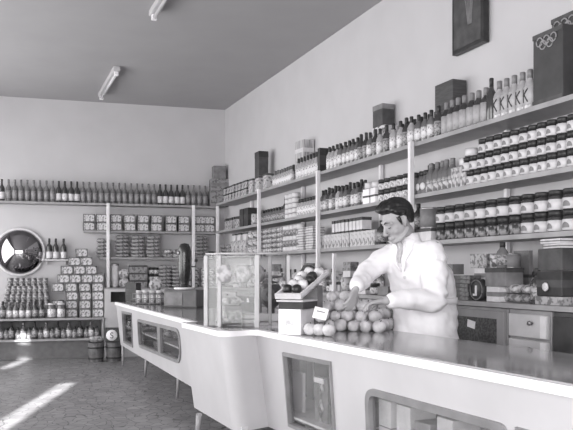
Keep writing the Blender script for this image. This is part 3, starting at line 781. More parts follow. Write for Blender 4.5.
put(k_pt, G(497.5, .223, .12), R_, 'patterned tin left of the short grey drum')
put(k_sb, G(502.5, .223, .06), R_, 'short grey bottle between patterned tin and short drum')
put(k_bb, G(503, .345, .1), R_ , 'dark bottle on the wide grey drum under the lowest board') if 0 else None
k_bd = carton('board', .16, .03, .34, M_mid, None, (M_dark, .5, .06), cat='board')
put(k_bd, G(523, .0, .27), R_, 'tall grey board standing against the wall behind the packets')
row(k_bag, seq(G(513), G(535), n=3), R_, 'soft grey packet', 'lying before the tall grey board', 'packets before the board', turn=.4)
row(k_pk, [p + Vector((0, 0, .057)) for p in seq(G(516), G(533), n=2)], R_, 'soft pale packet', 'heaped on the grey packets', 'pale packets before the board', turn=.6)
put(k_pb, G(535.5, 0, .22), R_, 'squat pale bottle between tall board and black boxes')
k_bk = carton('carton', .22, .18, .15, M_vdark, None, (M_dark, .5, .3)); k_bk2 = carton('carton', .21, .17, .13, M_dark)
wd = MB(); wd.lathe([(0, 0), (.028, 0), (.024, .005), (0, .006)], M_light, 14, (-.02, -.1, .055), rot=RX)
k_bk['kids'] = list(k_bk['kids']) + [('pale_spot', wd.mesh('pale_spot'))]
k_pw = carton('carton', .24, .2, .05, M_packg)
put(k_pw, G(562), R_, 'flat grey box under the black boxes at the right edge')
put(k_bk, G(561, .052), R_, 'black box with a pale spot on a flat grey box')
put(k_bk2, G(561, .205), R_, 'dark box on the black spotted box at the right edge')
row(k_fl, [G(561, .338 + .029 * t) for t in range(2)], R_, ['lower thin flat white box', 'upper thin flat white box'], 'on the dark box under the lowest board', 'flat boxes at the right edge')
put(k_bb, G(537.5, 0, .06), R_, 'dark bottle before the black boxes at the right edge')

# goods on the low cabinets between the glass case and the man
k_pc2 = carton('carton', .13, .1, .3, M_boxg, None, (M_light, .6, .2))
KL = [k_wb, k_lj, k_gb, k_pt, k_sb, k_pb, k_lj, k_bw2, k_wt, k_smw]
DL = ['white banded box', 'dark-lidded jar', 'small grey box', 'patterned tin', 'short grey bottle', 'squat pale bottle', 'dark-lidded jar', 'low white box with dark lid', 'pale tin', 'small pale bottle']
row(KL, seq(G(238, 0, .09), G(386, 0, .09), .19), R_, DL, 'in the mixed row on the worktop behind the counter', 'mixed goods behind the counter', turn=.4)
row([k_bC, k_bw, k_bA, k_pc2, k_bB, k_bw, k_bC], seq(G(240, 0, .27), G(380, 0, .27), .15), R_, ['grey bottle with printed label', 'pale carton', 'pale bottle with dark neck', 'tall patterned carton', 'dark bottle', 'pale carton', 'grey bottle with printed label'], 'of the rear row on the worktop behind the counter', 'rear goods behind the counter', turn=.3)
put(k_bk2, G(308, .12, .1), R_, 'dark box tilted back among the goods above the fruit tray', tilt=(-.5, 0))
for i, px in enumerate((287, 334)):
    b = MB(); b.box((0, 0, .19), (.035, .03, .38), M_mid if i == 0 else M_post, bev=.003)
    f = MB(); f.box((0, 0, .006), (.08, .07, .012), M_mid, bev=.002)
    put(kind('upright_post', 'post', b.mesh('upright'), ('foot', f.mesh('foot'))), G(px, 0, .015), R_, ['slim grey upright under the lowest board behind the fruit tray', 'slim white upright under the lowest board left of the man'][i])

# ------------------------------------------------------------------ back wall goods
k_wb1 = bottle('bottle', .325, .04, M_gmid, M_gmid, printed('wine_label', 150, 105, 40, .55), cap=.16, neck=.34, lab=(.14, .5), seg=12)
k_wb2 = bottle('bottle', .325, .04, M_gdark, M_vdark, M_wlab, cap=.2, neck=.34, lab=(.1, .42), seg=12)
N = 35
ks = [k_wb2 if (i in (0, 9, 10, 11, 12) or 26 <= i <= 30) else k_wb1 for i in range(N)]
ds = ['dark wine bottle with white label' if k is k_wb2 else 'grey wine bottle' for k in ks]
row(ks, seq(BW(2, zB[0], .13), BW(205, zB[0], .13), n=N), TB, ds, 'in the long row along the back wall', 'wine bottles on the back wall board', jit=.004)
M_bl = printed('box_label_print', 200, 95, 42, .54)
def labelled(w, d, h):
    k = carton('carton', w, d, h, mat('printed_box_sides', 98, .6, .1, 12), None)
    f = MB(); f.box((0, -d / 2 - .001, h * .5), (w * .86, .003, h * .8), M_bl); t = MB(); t.box((0, 0, h + .0005), (w * .3, d, .002), M_light)
    k['kids'] = [('front_label', f.mesh('front_label')), ('tape', t.mesh('tape'))]
    return k
k_bx = labelled(.17, .14, .121)
for t, nm in ((0, 'lower'), (1, 'upper')):
    row(k_bx, [BW(x, zB[1] + .124 * t, .16) for x in (89, 102, 116, 129.5, 143, 156, 170.5, 183, 199, 208.5)], TB, 'small printed carton', f'in the {nm} layer under the wine bottle row', 'printed cartons under the bottles', jit=.003, turn=.04)
k_fp = packet('packet', .21, .16, .056, M_packg)
for s, (px, n, nm) in enumerate(((103, 5, 'first'), (122, 6, 'second'), (137.5, 6, 'third'), (153, 6, 'fourth'), (201.5, 6, 'fifth'))):
    for t in range(n):
        put(k_fp, BW(px, zB[2] + .0565 * t, .13) + Vector((random.uniform(-.005, .005), 0, 0)), TB + random.uniform(-.05, .05), f'flat grey packet, {nth(t)} from the bottom of the {nm} stack under the cartons', 'flat grey packet stacks')
for i in range(6):
    px = 168 + (i % 3) * 9
    put(k_pk, BW(px, zB[2] + .062 * (i // 3) + .002, .13), TB + random.uniform(-.6, .6), f'soft pale packet, {nth(i)} of the loose pile behind the grinder', 'loose pile behind the grinder')
for i in range(3): put(k_lj, BW(208 + 3.6 * i, zB[2], .12), TB, f'dark-lidded jar, {nth(i)} beside the corner post on the back wall', 'jars by the corner post')
zq = H - .22
k_cy = tin('canister', .36, .055, M_light, cat='canister')
put(k_cy, BW(115, zq, .2), TB, 'tall white canister standing beside the first back wall post')
k_wbag = packet('packet', .16, .12, .14, M_pack)
for i in range(2): put(k_wbag, BW(124, zq + .141 * i, .2), TB, ['lower bulging white packet by the tall white canister', 'upper bulging white packet by the tall white canister'][i])
k_dbx = carton('carton', .26, .16, .11, M_boxg, M_dark)
for i in range(3): put(k_dbx, BW(138, zq + .112 * i, .2), TB, f'dark-lidded grey carton, {nth(i)} from the bottom beside the white packets', 'dark-lidded cartons')
for t in range(3): row(k_lj, [p + Vector((0, 0, .102 * t)) for p in seq(BW(151.5, zq, .2), BW(156, zq, .2), n=2)], TB, 'dark-lidded jar', f'in tier {t + 1} left of the pale packets', 'jars in tiers by the grinder', jit=.001)
for s, (px, nm) in enumerate(((165, 'left'), (178, 'right'))):
    for t in range(6): put(k_fp, BW(px, zq + .0565 * t, .2), TB, f'flat grey packet, {nth(t)} from the bottom of the {nm} stack behind the grinder', 'flat packets behind the grinder')
for t in range(3): row(k_pt, [p + Vector((0, 0, .101 * t)) for p in seq(BW(188, zq, .2), BW(212, zq, .2), n=4)], TB, 'patterned tin', f'in tier {t + 1} behind the glass case', 'tins behind the glass case', jit=.001)

# pyramid of boxes
k_py = labelled(.168, .15, .125)
rowsP = [(98.0, 85.0), (98.0, 85.0), (98, 85.5, 72), (97.5, 84.5, 71, 58), (98, 86.5, 75, 63.5), (91, 79, 67), (86.5, 74), (81.5,)]
zb_ = zb
for t, xs in enumerate(rowsP):
    xs = sorted(xs)
    for i, x in enumerate(xs):
        w = f'{nth(i)} from the left, ' if len(xs) > 1 else ''
        put(k_py, BW(x, zb_ + .127 * t, .27) + Vector((random.uniform(-.004, .004), 0, 0)), TB + random.uniform(-.06, .06), f'printed carton, {w}{nth(t)} layer up in the carton pyramid', 'carton pyramid')
k_tj = jar('jar', .215, .058, M_gmid, M_light, M_lab, lid=.12)
for i, x in enumerate((51.5, 61)): put(k_tj, BW(x, zb_, .34), TB, ['tall pale-lidded jar beside the bottles on the bench', 'tall pale-lidded jar against the carton pyramid'][i])
for i, x in enumerate((58, 71.5)):
    for t in range(2 if i == 0 else 2):
        put(k_py, BW(x, zb_ + .127 * t, .19), TB, f'printed carton, {nth(t)} layer up, half hidden {["behind the tall jars", "beside the tall jar"][i]}', 'half hidden cartons')
k_cn = tin('tin_can', .116, .04, M_packg)
for t in range(5):
    x0 = 6 + .8 * t
    row(k_cn, [p + Vector((0, 0, .117 * t)) for p in seq(BW(3 + 1.8 * t, zb_, .2), BW(47.5 - .6 * t, zb_, .2), n=8 if t < 4 else 7)], TB, 'small tin can', f'in tier {t + 1} of the can wall under the mirror', 'cans stacked under the mirror', jit=.001)
kb = [k_wb2, k_wb1, k_wb1, k_wb1, k_wb1, k_wb2, k_wb2]
k_fb1 = bottle('bottle', .235, .041, M_gmid, M_gmid, M_lab, cap=.2); k_fb2 = bottle('bottle', .25, .041, M_gdark, M_vdark, M_labd, cap=.25)
kb = [k_fb2, k_fb1, k_fb1, k_fb1, k_fb1, k_fb2, k_fb2]
row(kb, seq(BW(2.5, zb_, .36), BW(42, zb_, .36), n=7), TB, ['dark bottle' if k is k_fb2 else 'grey bottle' for k in kb], 'on the bench before the can wall', 'bottles before the can wall')
row([k_fb1, k_sb, k_fb2, k_sb], seq(BW(0, zl, .34), BW(97, zl, .34), n=18), TB, ['grey labelled bottle', 'short grey bottle', 'dark bottle', 'short grey bottle'], 'on the lower tier of the bench', 'bottles on the lower tier of the bench')
# small wall shelf with three bottles
w3 = BW(56, H + .205, .085)
ws = thing('wall_bracket_shelf', 'tiny grey shelf holding three bottles beside the mirror', 'shelf', w3, TB)
b = MB(); b.box((0, .002, -.012), (.38, .15, .02), M_light, bev=.003); obj('board', b.mesh('board'), ws)
for s in (-1, 1): b = MB(); b.box((s * .13, .04, -.05), (.015, .07, .06), M_light); obj('bracket', b.mesh('bracket'), ws)
k_d3 = bottle('bottle', .31, .042, M_gdark, M_vdark, M_wlab, cap=.2, neck=.34, lab=(.04, .36))
row(k_d3, [BW(x, H + .205, .085) for x in (49, 56, 63.3)], TB, 'black wine bottle with pale label', 'on the tiny shelf beside the mirror', 'bottles beside the mirror')
# round convex mirror
mc = BW(20, H + .31, .02)
mi = thing('round_mirror', 'round convex wall mirror with pale rim reflecting the shop', 'mirror', mc, TB)
RXn = Euler((math.pi / 2, 0, 0)).to_matrix()
b = MB(); r = .335
b.lathe([(r * math.sin(a / 12 * .75) / math.sin(.75), .16 * (math.cos(a / 12 * .75) - math.cos(.75)) / (1 - math.cos(.75)) + .012) for a in range(12, -1, -1)], mat('mirror_silver', 165, .04, .01, metal=1), 48, rot=RXn); obj('mirror_glass', b.mesh('mirror_glass'), mi)
b = MB(); b.tube([((r + .008) * math.cos(a * math.pi / 24), -.012, (r + .008) * math.sin(a * math.pi / 24)) for a in range(49)], .02, M_light, 10); obj('rim', b.mesh('rim'), mi)
b = MB(); b.lathe([(0, -.015), (r, -.015), (r, .008), (0, .008)], M_mid, 32, rot=RXn); obj('back_plate', b.mesh('back_plate'), mi)

# tubs at the end of the far counter
def tub():
    b = MB(); n = 18; r0, r1, h = .098, .115, .27
    b.lathe([(0, .01), (r0 * .9, .01), (r0 * .9, 0), (r0, 0), (r0 * 1.09, h * .5), (r1, h), (r1 - .014, h), (r1 - .02, .03), (0, .03)], M_wood, n, smooth=False, closed=False)
    hp = MB()
    for z, r in ((.05, .1045), (.2, .116)): hp.lathe([(r - .004, z - .011), (r + .003, z - .011), (r + .004, z + .011), (r - .003, z + .011)], M_vdark, n, closed=False)
    return b.mesh('tub'), hp.mesh('hoop')
tb, hp = tub()
k_tub = kind('wooden_tub', 'tub', tb, ('hoop', hp))
fp = MB(); 
for i in range(7):
    a = i * 2.4; fp.lathe([(0, -.03), (.022, -.018), (.028, 0), (.022, .02), (0, .028)], M_mid, 8, (.05 * math.cos(a) * (i > 0), .05 * math.sin(a) * (i > 0), .235 + .008 * (i % 2)))
tq = [floor_pt(96, 361.5), floor_pt(110, 361.5)]
tq[1] = tq[0] + EB * .245
put(k_tub, tq[0], .2, 'left wooden stave tub on the floor before the bench')
put(k_tub, tq[1], .5, 'right wooden stave tub topped by a black package')
b = MB(); b.box((0, 0, .1), (.24, .17, .2), M_vdark, bev=.01)
e = MB(); e.lathe([(0, 0), (.078, 0), (.076, .004), (0, .005)], M_white, 24, (-.03, -.086, .1), rot=RXn)
sm = letter_mesh('S', .12, M_dark); sm.transform(Matrix.Translation((-.03, -.093, .058)))
put(kind('package', 'package', b.mesh('package'), ('round_badge', e.mesh('round_badge'), [('lettering', sm)])), tq[1] + Vector((0, 0, .272)), .25, 'black package with a round white badge on the right tub')
k_gs = packet('packet', .19, .15, .09, M_packg)
put(k_gs, tq[0] + Vector((0, 0, .272)), .4, 'soft grey packet on the left tub')

# picture high on the right wall
pq = RW(470, H + 2.13, -.035, KW)
pc = thing('wall_picture', 'dark framed picture of a pale plant high on the right wall', 'picture', pq, TR)
b = MB(); b.box((0, 0, 0), (.41, .05, .8), M_vdark, bev=.004); obj('frame', b.mesh('frame'), pc)
b = MB(); b.box((0, -.026, 0), (.35, .004, .74), M_dark); pic = obj('picture_sheet', b.mesh('picture_sheet'), pc)
b = MB()
for i in range(5): b.tube([(.02 + .01 * i, -.0295, -.22), (.03 + .02 * i - .04, -.0295, -.05), (.05 * (i - 2) + .04, -.0295, .12 + .02 * i)], [.006, .006, .002], M_mid, 6)
obj('painted_plant', b.mesh('painted_plant'), pic)
# ------------------------------------------------------------------ goods on the far counter
def on_top(px, py, z=None):
    z = zT if z is None else z
    Y = (H - z) * F / (py - HY); return Vector(((px - CX) / F * Y, Y, z))
g = on_top(184.5, 307.5)
gr = thing('coffee_grinder', 'dark column grinder on a grey box base on the far counter', 'grinder', g, -.25)
M_gbase = mat('grinder_base', 92, .35, .1, 10); M_gcol = mat('grinder_column', 38, .25, .15, 12, spec=.7)
b = MB(); b.box((0, 0, .1), (.38, .26, .2), M_gbase, bev=.012); b.box((0, 0, .008), (.4, .28, .016), M_dark, bev=.003); obj('base', b.mesh('base'), gr)
b = MB(); b.box((-.07, -.134, .1), (.2, .008, .14), M_mid, bev=.003); obj('front_plate', b.mesh('front_plate'), gr)
b = MB(); b.lathe([(0, .2), (.1, .2), (.11, .212), (.1, .222), (0, .222)], M_white, 24, (-.01, 0, 0)); obj('plate', b.mesh('plate'), gr)
b = MB(); b.lathe([(0, .222), (.05, .222), (.045, .26), (.058, .3), (.07, .42), (.072, .6), (.066, .66), (.045, .7), (0, .71)], M_gcol, 20); obj('column', b.mesh('column'), gr)
b = MB(); b.lathe([(0, 0), (.026, 0), (.022, .015), (0, .018)], M_metal, 16, (-.045, -.05, .6), rot=Euler((math.pi / 2, 0, -.7)).to_matrix()); obj('disc', b.mesh('disc'), gr)  # metal disc standing in for a highlight on the column's upper left
b = MB(); b.tube([(.06, 0, .45), (.13, 0, .45), (.14, -.01, .5)], .009, M_metal); b.lathe([(0, 0), (.018, .005), (.018, .03), (0, .035)], M_vdark, 10, (.14, -.01, .5)); obj('crank', b.mesh('crank'), gr)

q = on_top(151, 304)
bk = thing('wire_basket', 'wire basket of small pale jars at the far counter end', 'basket', q, -.3)
b = MB()
for z in (.012, .07, .13): b.tube([(.19, -.11, z), (.19, .11, z), (-.19, .11, z), (-.19, -.11, z), (.19, -.11, z)], .005, M_mid, 6)
for i in range(9):
    x = -.19 + .38 * i / 8
    for y in (-.11, .11): b.tube([(x, y, .01), (x, y, .132)], .004, M_mid, 5)
    b.tube([(x, -.11, .012), (x, .11, .012)], .003, M_mid, 5)
obj('wire_frame', b.mesh('wire_frame'), bk)
k_bj = jar('jar', .15, .036, M_gpale, M_light, M_lab, lid=.2)
Rb = Matrix.Rotation(-.3, 3, 'Z')
for i in range(8):
    put(k_bj, q + Rb @ Vector((-.138 + (i % 4) * .092, -.055 + (i // 4) * .11, .017)), 0, f'pale jar, {nth(i % 4)} from the left in the {"front" if i < 4 else "rear"} row of the wire basket', 'jars in the wire basket')
put(k_wbag, q + Vector((.05, .05, .168)), .3, 'bulging white packet lying on the jars of the wire basket')
put(k_db, on_top(128, 301.5) + Vector((.05, .1, 0)), -.3, 'black upright box left of the wire basket on the far counter')
for i in range(3): put(k_sb, on_top(167 + 3.5 * i, 304.5), 0, f'short grey bottle, {nth(i)} between wire basket and grinder', 'bottles beside the grinder')

# ------------------------------------------------------------------ glass case on the rounded counter end
P0, P1, P2 = on_top(206, 325.8), on_top(219.5, 327), on_top(257, 327.6)
P3, P4 = P2 + INN * .24, P0 + INN * .5
gc = thing('glass_case', 'glass display case on pale posts standing on the rounded counter end', 'display case', (P0 + P1 + P2 + P3 + P4) / 5)
hC = H + .125 - zT
M_cpost = mat('case_post', 188, .35, .05, 10)
for P, w in ((P0, .03), (P1, .026), (P2, .034), (P3, .026), (P4, .026)):
    b = MB(); b.box((P.x, P.y, zT + hC / 2), (w, w, hC), M_cpost, bev=.005); obj('post', b.mesh('post', off=gc.location), gc)
ring = [P0, P1, P2, P3, P4]
for i in range(5):
    a, c = ring[i], ring[(i + 1) % 5]; d = (c - a).normalized(); n = Vector((d.y, -d.x, 0)); L = (c - a).length
    if i == 3: continue                      # open towards the shopkeeper
    b = MB(); b.panel(a + d * .012 + Vector((0, 0, .008)), d, Vector((0, 0, 1)), n, [(0, 0), (L - .024, 0), (L - .024, hC - .012), (0, hC - .012)], [], .005, M_glass); obj('pane', b.mesh('pane', off=gc.location), gc)
b = MB(); b.prism([cv(p) for p in ring], zT + hC, zT + hC + .006, M_glass); obj('top_pane', b.mesh('top_pane', off=gc.location), gc)
b = MB()
for i in range(5): b.tube([ring[i] + Vector((0, 0, hC + .012)), ring[(i + 1) % 5] + Vector((0, 0, hC + .012))], .007, M_cpost, 6)
obj('top_rail', b.mesh('top_rail', off=gc.location), gc)
b = MB(); b.prism([cv(p.lerp(gc.location, .12)) for p in ring], zT + .30, zT + .306, M_glass); obj('glass_shelf', b.mesh('glass_shelf', off=gc.location), gc)
cen = (P1 + P2) / 2
k_gi = carton('carton', .13, .12, .135, M_mid, None, (M_packg, .5, .5))
put(k_gi, on_top(232, 323.5), .2, 'grey carton on the counter inside the glass case')
put(k_pk, on_top(232, 323.5) + Vector((0, 0, .137)), .5, 'pale packet lying on the grey carton inside the glass case')
k_wsm = carton('carton', .1, .09, .065, M_light, None, (M_mid, .5, .2))
put(k_wsm, on_top(249.5, 323), .3, 'small white box beside the grey carton in the glass case')
k_cel = packet('bag', .11, .09, .13, printed('cellophane_print', 200, 140, 22, .5), cat='bag')
for i, (dx, dy, ds_) in enumerate(((-.1, .05, 'left'), (.02, .09, 'middle'), (.12, .16, 'right'))):
    put(k_cel, Vector((cen.x + dx, cen.y + dy, zT + .308)), .5 * i, f'pale filled bag on the glass shelf of the case, {ds_} of three')
k_cel2 = packet('bag', .1, .08, .06, M_packg, cat='bag')
put(k_cel2, Vector((cen.x - .12, cen.y + .1, zT + .002)), .2, 'grey bag on the counter by the narrow side of the glass case')

# scale beside the case
q = on_top(271, 320.8)
ws = thing('weighing_scale', 'dark rounded scale on a white base right of the glass case', 'scale', q, -.15)
b = MB(); b.box((0, 0, .03), (.2, .18, .06), M_white, bev=.008); obj('base', b.mesh('base'), ws)
b = MB(); b.lathe([(0, .06), (.03, .06), (.03, .1), (.075, .14), (.086, .21), (.08, .27), (.05, .31), (0, .32)], mat('scale_housing', 72, .3, .1, 10), 20); obj('housing', b.mesh('housing'), ws)
b = MB(); b.lathe([(0, 0), (.055, 0), (.055, .006), (0, .007)], M_mid, 20, (-.01, -.075, .21), rot=RX); obj('dial', b.mesh('dial'), ws)
b = MB(); b.lathe([(0, .32), (.012, .32), (.012, .335), (.09, .345), (.095, .36), (.088, .352), (0, .348)], M_metal, 20); obj('pan', b.mesh('pan'), ws)

# ------------------------------------------------------------------ carton, tray and fruit
cr_ = -.42; Rc = Matrix.Rotation(cr_, 3, 'Z')
cq0 = on_top(289, 335) + Rc @ Vector((0, .115, 0))
k_fc = carton('carton', .15, .22, .158, M_white, None)
b = MB(); b.box((.008, .01, .18), (.165, .235, .044), M_vdark, bev=.004)
t = MB(); t.box((.005, 0, .208), (.18, .24, .012), M_light, bev=.003)
pm = MB(); pm.box((0, -.111, .075), (.05, .002, .03), printed('faint_print', 225, 185, 60, .5))
k_fc['kids'] = [('dark_band', b.mesh('dark_band')), ('lid', t.mesh('lid')), ('printed_mark', pm.mesh('printed_mark'))]
put(k_fc, cq0, cr_, 'white carton with dark band carrying the fruit tray on the near counter')
tr_a = .30
def tray():
    b = MB(); w, l, h = .17, .5, .036
    b.box((0, l / 2, .006), (w, l, .012), M_light)
    for s in (-1, 1): b.box((s * (w / 2 - .006), l / 2, h / 2), (.012, l, h), M_white)
    for y in (.006, l - .006): b.box((0, y, h / 2), (w - .024, .012, h), M_white)
    return b.mesh('tray')
tq0 = cq0 + Rc @ Vector((0, -.12, .245 - .025))
k_tr = kind('fruit_tray', 'tray', tray())
rimm = MB(); rimm.box((0, -.004, .02), (.174, .008, .034), M_light); k_tr['kids'] = [('front_lip', rimm.mesh('front_lip'))]
put(k_tr, tq0, cr_, 'white tray tilted up behind the carton and holding dark and pale fruit', None, (tr_a, 0))
k_sup = carton('carton', .13, .1, .3, M_mid)
put(k_sup, cq0 + Rc @ Vector((0, .24, 0)), cr_, 'upright grey carton propping up the rear of the fruit tray')
def fruit(r, m, name):
    b = MB(); b.lathe([(0, r * .12), (r * .35, 0), (r * .75, r * .22), (r * .98, r * .75), (r, r * 1.05), (r * .85, r * 1.5), (r * .45, r * 1.78), (r * .12, r * 1.72), (0, r * 1.62)], m, 14)
    s = MB(); s.tube([(0, 0, r * 1.6), (r * .1, 0, r * 1.95)], r * .07, M_vdark, 5)
    return kind(name, 'fruit', b.mesh(name), ('stem', s.mesh('stem')))
M_fr = mat('pale_fruit_skin', 214, .42, .14, 22, spec=.5); M_fr2 = mat('dark_fruit_skin', 40, .35, .2, 20, spec=.5)
k_f1 = fruit(.035, M_fr, 'fruit'); k_f2 = fruit(.033, M_fr2, 'fruit')
Rt = Euler((tr_a, 0, cr_), 'XYZ').to_matrix()
for i in range(10):
    c, r = i % 2, i // 2
    dk = i in (0, 1, 5, 7)
    put(k_f2 if dk else k_f1, tq0 + Rt @ Vector((-.037 + .074 * c, .062 + .09 * r, .013)), random.random() * 6, f'{"dark" if dk else "pale"} fruit, {nth(r)} row from the front of the tilted tray, {"right" if c else "left"} side', None, (tr_a, 0))
# heap on the counter
M_fr3 = mat('heaped_fruit_skin', 205, .45, .16, 14, spec=.45)
k_h = [fruit(.041, M_fr3, 'fruit'), fruit(.038, M_fr, 'fruit'), fruit(.044, M_fr3, 'fruit')]
hx = (EX * 1).normalized(); hx = Vector((.93, -.36, 0)); hy = Vector((.36, .93, 0))
hc = on_top(350, 330.5) + hy * .09
lay = [(6, 5, .084, 0), (5, 4, .086, .062), (4, 3, .086, .124), (2, 2, .085, .186)]
n_all = 0
for li, (nx, ny, sp, dz) in enumerate(lay):
    sh_ = Vector((0, 0, 0)) + hx * (-.02 * li) + hy * (.025 * li) + (hx * -.06 + hy * .02 if li == 3 else Vector((0, 0, 0)))
    for j in range(ny):
        for i in range(nx):
            p = hc + sh_ + hx * ((i - (nx - 1) / 2) * sp) + hy * ((j - (ny - 1) / 2) * sp) + Vector((random.uniform(-.008, .008), random.uniform(-.008, .008), dz))
            put(random.choice(k_h), p, random.random() * 6, f'pale round fruit, {nth(i)} from left, {nth(j)} row back, layer {li + 1} of the heap', 'heap of pale fruit', (random.uniform(-.4, .4), random.uniform(-.4, .4)))
for i, (px, py, dz) in enumerate(((310, 335.2, 0), (319.5, 335.8, 0), (329, 336.4, 0), (321, 334.5, .075))): put(random.choice(k_h), on_top(px, py) + Vector((0, 0, dz)), i, ['pale round fruit nearest the white carton', 'second pale fruit from the white carton in the front row', 'third pale fruit from the white carton in the front row', 'pale fruit on top of the front row by the white carton'][i])
cd = MB(); cd.box((0, 0, .035), (.085, .003, .07), M_white, bev=.0005); ln = MB(); ln.box((0, -.002, .045), (.05, .001, .006), M_mid)
put(kind('price_card', 'card', cd.mesh('price_card'), ('printed_line', ln.mesh('printed_line'))), on_top(319, 319, zT + .11), -.25, 'small white card stuck in the front of the fruit heap', None, (-.35, .2))

# ------------------------------------------------------------------ goods inside the counters
def inside(fr, px, py, depth, z):
    p = isect(px, py, fr.O - fr.n * depth, fr.n); p.z = z; return p
rzf = math.atan2(fr2.es.y, fr2.es.x)
zi = ZB2 + .031
b = MB(); b.box((0, 0, .19), (.17, .012, .38), M_mid)
dmd = MB()
for k in range(3):
    zc_ = .3 - .115 * k
    for s in (1, .5): dmd.tube([(0, -.01, zc_ + .055 * s), (.035 * s, -.01, zc_), (0, -.01, zc_ - .055 * s), (-.035 * s, -.01, zc_), (0, -.01, zc_ + .055 * s)], .005, M_light, 5)
stp = MB(); stp.box((-.02, -.012, .355), (.13, .008, .03), M_white)
put(kind('patterned_panel', 'panel', b.mesh('patterned_panel'), ('diamond_pattern', dmd.mesh('diamond_pattern')), ('white_strip', stp.mesh('white_strip'))), inside(fr2, 322, 400, .13, zi + .002), rzf, 'grey panel with pale diamonds shown in the small upright counter window')
k_pl = carton('board', .15, .02, .36, M_in, None, (M_mid, .04, .06), cat='board')
put(k_pl, inside(fr2, 299, 395, .16, zi + .002), rzf, 'plain grey board left of the diamond panel in the counter')
zsf = H - .914
ip = [inside(fr2, px, 412, .13, zsf) for px in (381, 398, 416, 436, 459, 484)]
k_fa = carton('folded_cloth', .12, .15, .27, mat('folded_linen', 205, .8, .06, 12, bump=.2), None, (M_mid, .5, .02), cat='cloth')
k_fb = carton('folded_cloth', .12, .15, .22, mat('folded_grey_cloth', 135, .8, .06, 12, bump=.2), None, (M_light, .5, .03), cat='cloth')
row([k_fb, k_fa, k_fa, k_fb, k_fa, k_fb], ip, rzf, ['grey folded cloth', 'pale folded cloth', 'pale folded cloth', 'grey folded cloth', 'pale folded cloth', 'grey folded cloth'], 'behind the long rounded counter window', 'folded cloth in the counter', turn=.06)
put(k_fb, inside(fr2, 532, 440, .14, zsf), rzf, 'grey folded cloth behind the last counter window by the photo edge')
rz1 = math.atan2(fr1.es.y, fr1.es.x); z1s = H - .664; z1b = ZB1 + .031
kin = [k_wt, k_lj, k_smw, k_wb, k_pt, k_smw]
din = ['pale tin', 'dark-lidded jar', 'small pale bottle', 'white banded box', 'patterned tin', 'small pale bottle']
row(kin, [inside(fr1, px, 335, .16, z1s) for px in (142, 147, 152, 163, 169, 175)], rz1, din, 'on the shelf inside the far counter window', 'goods inside the far counter')
row([k_wb, k_fb, k_wt, k_gb, k_wb], [inside(fr1, px, 345, .2, z1b) for px in (143, 150, 158, 167, 175)], rz1, ['white banded box', 'grey folded cloth', 'pale tin', 'small grey box', 'white banded box'], 'on the floor of the far counter window', 'goods low in the far counter')
row([k_gb, k_lj], [inside(fr1, px, 330, .075, z1s) for px in (128.5, 131.5)], rz1, ['small grey box', 'dark-lidded jar'], 'in the narrow window at the far counter end')

# ------------------------------------------------------------------ the man
FT = Vector((-.75, -.66, 0)).normalized(); LT = Vector((.66, -.75, 0)).normalized()      # his front, his left
M_skin = mat('skin', 166, .5, .04, 18); M_hair = mat('dark_hair', 30, .38, .35, 55, spec=.5); M_coat = mat('white_coat_cloth', 238, .75, .015, 9, bump=.12)
M_shirt = mat('pale_shirt', 215, .7, .03, 20); M_tie = mat('grey_tie', 172, .6, .1, 40); M_trs = mat('dark_trousers', 60, .8, .1, 20); M_shoe = mat('black_shoes', 30, .3, .1, 20)

def catmull(pts, n=6):
    pts = [Vector(p) for p in pts]; out = []
    for i in range(len(pts) - 1):
        a, b_, c, d = pts[max(i - 1, 0)], pts[i], pts[i + 1], pts[min(i + 2, len(pts) - 1)]
        for k in range(n):
            t = k / n; out.append(.5 * (2 * b_ + (c - a) * t + (2 * a - 5 * b_ + 4 * c - d) * t * t + (-a + 3 * b_ - 3 * c + d) * t ** 3))
    out.append(pts[-1]); return out
def limb(b, pts, radii, n=6, seg=14, cap=True):
    """smooth tapering tube with round ends"""
    P4_ = catmull([(*p,) for p in pts], n); R4 = [v.x for v in catmull([(r, 0, 0) for r in radii], n)]
    b.tube(P4_, R4, None, seg)
    for p, r in ((P4_[0], R4[0]), (P4_[-1], R4[-1])): ball(b, p, (r, r, r))
def ball(b, c, rad, rot=None, m=None):
    t = bmesh.new(); bmesh.ops.create_uvsphere(t, u_segments=20, v_segments=14, radius=1)
    for v in t.verts:
        v.co = Vector((v.co.x * rad[0], v.co.y * rad[1], v.co.z * rad[2]))
        if rot is not None: v.co = rot @ v.co
        v.co += Vector(c)
    b.add(t, m, True)
def loft(b, rings, seg=28, f=FT, l=LT, p=2.4):
    prev = None
    for c, hw, hd in rings:
        c = Vector(c); vs = []
        for k in range(seg):
            a = 2 * math.pi * k / seg; ca, sa = math.cos(a), math.sin(a)
            r = (abs(ca) ** p + abs(sa) ** p) ** (-1 / p)
            vs.append(b.bm.verts.new(c + l * (hw * r * ca) + f * (hd * r * sa)))
        if prev:
            for k in range(seg): b.face([prev[k], prev[(k + 1) % seg], vs[(k + 1) % seg], vs[k]], None, True)
        else: b.face(vs[::-1], None)
        prev = vs
    b.face(prev, None)
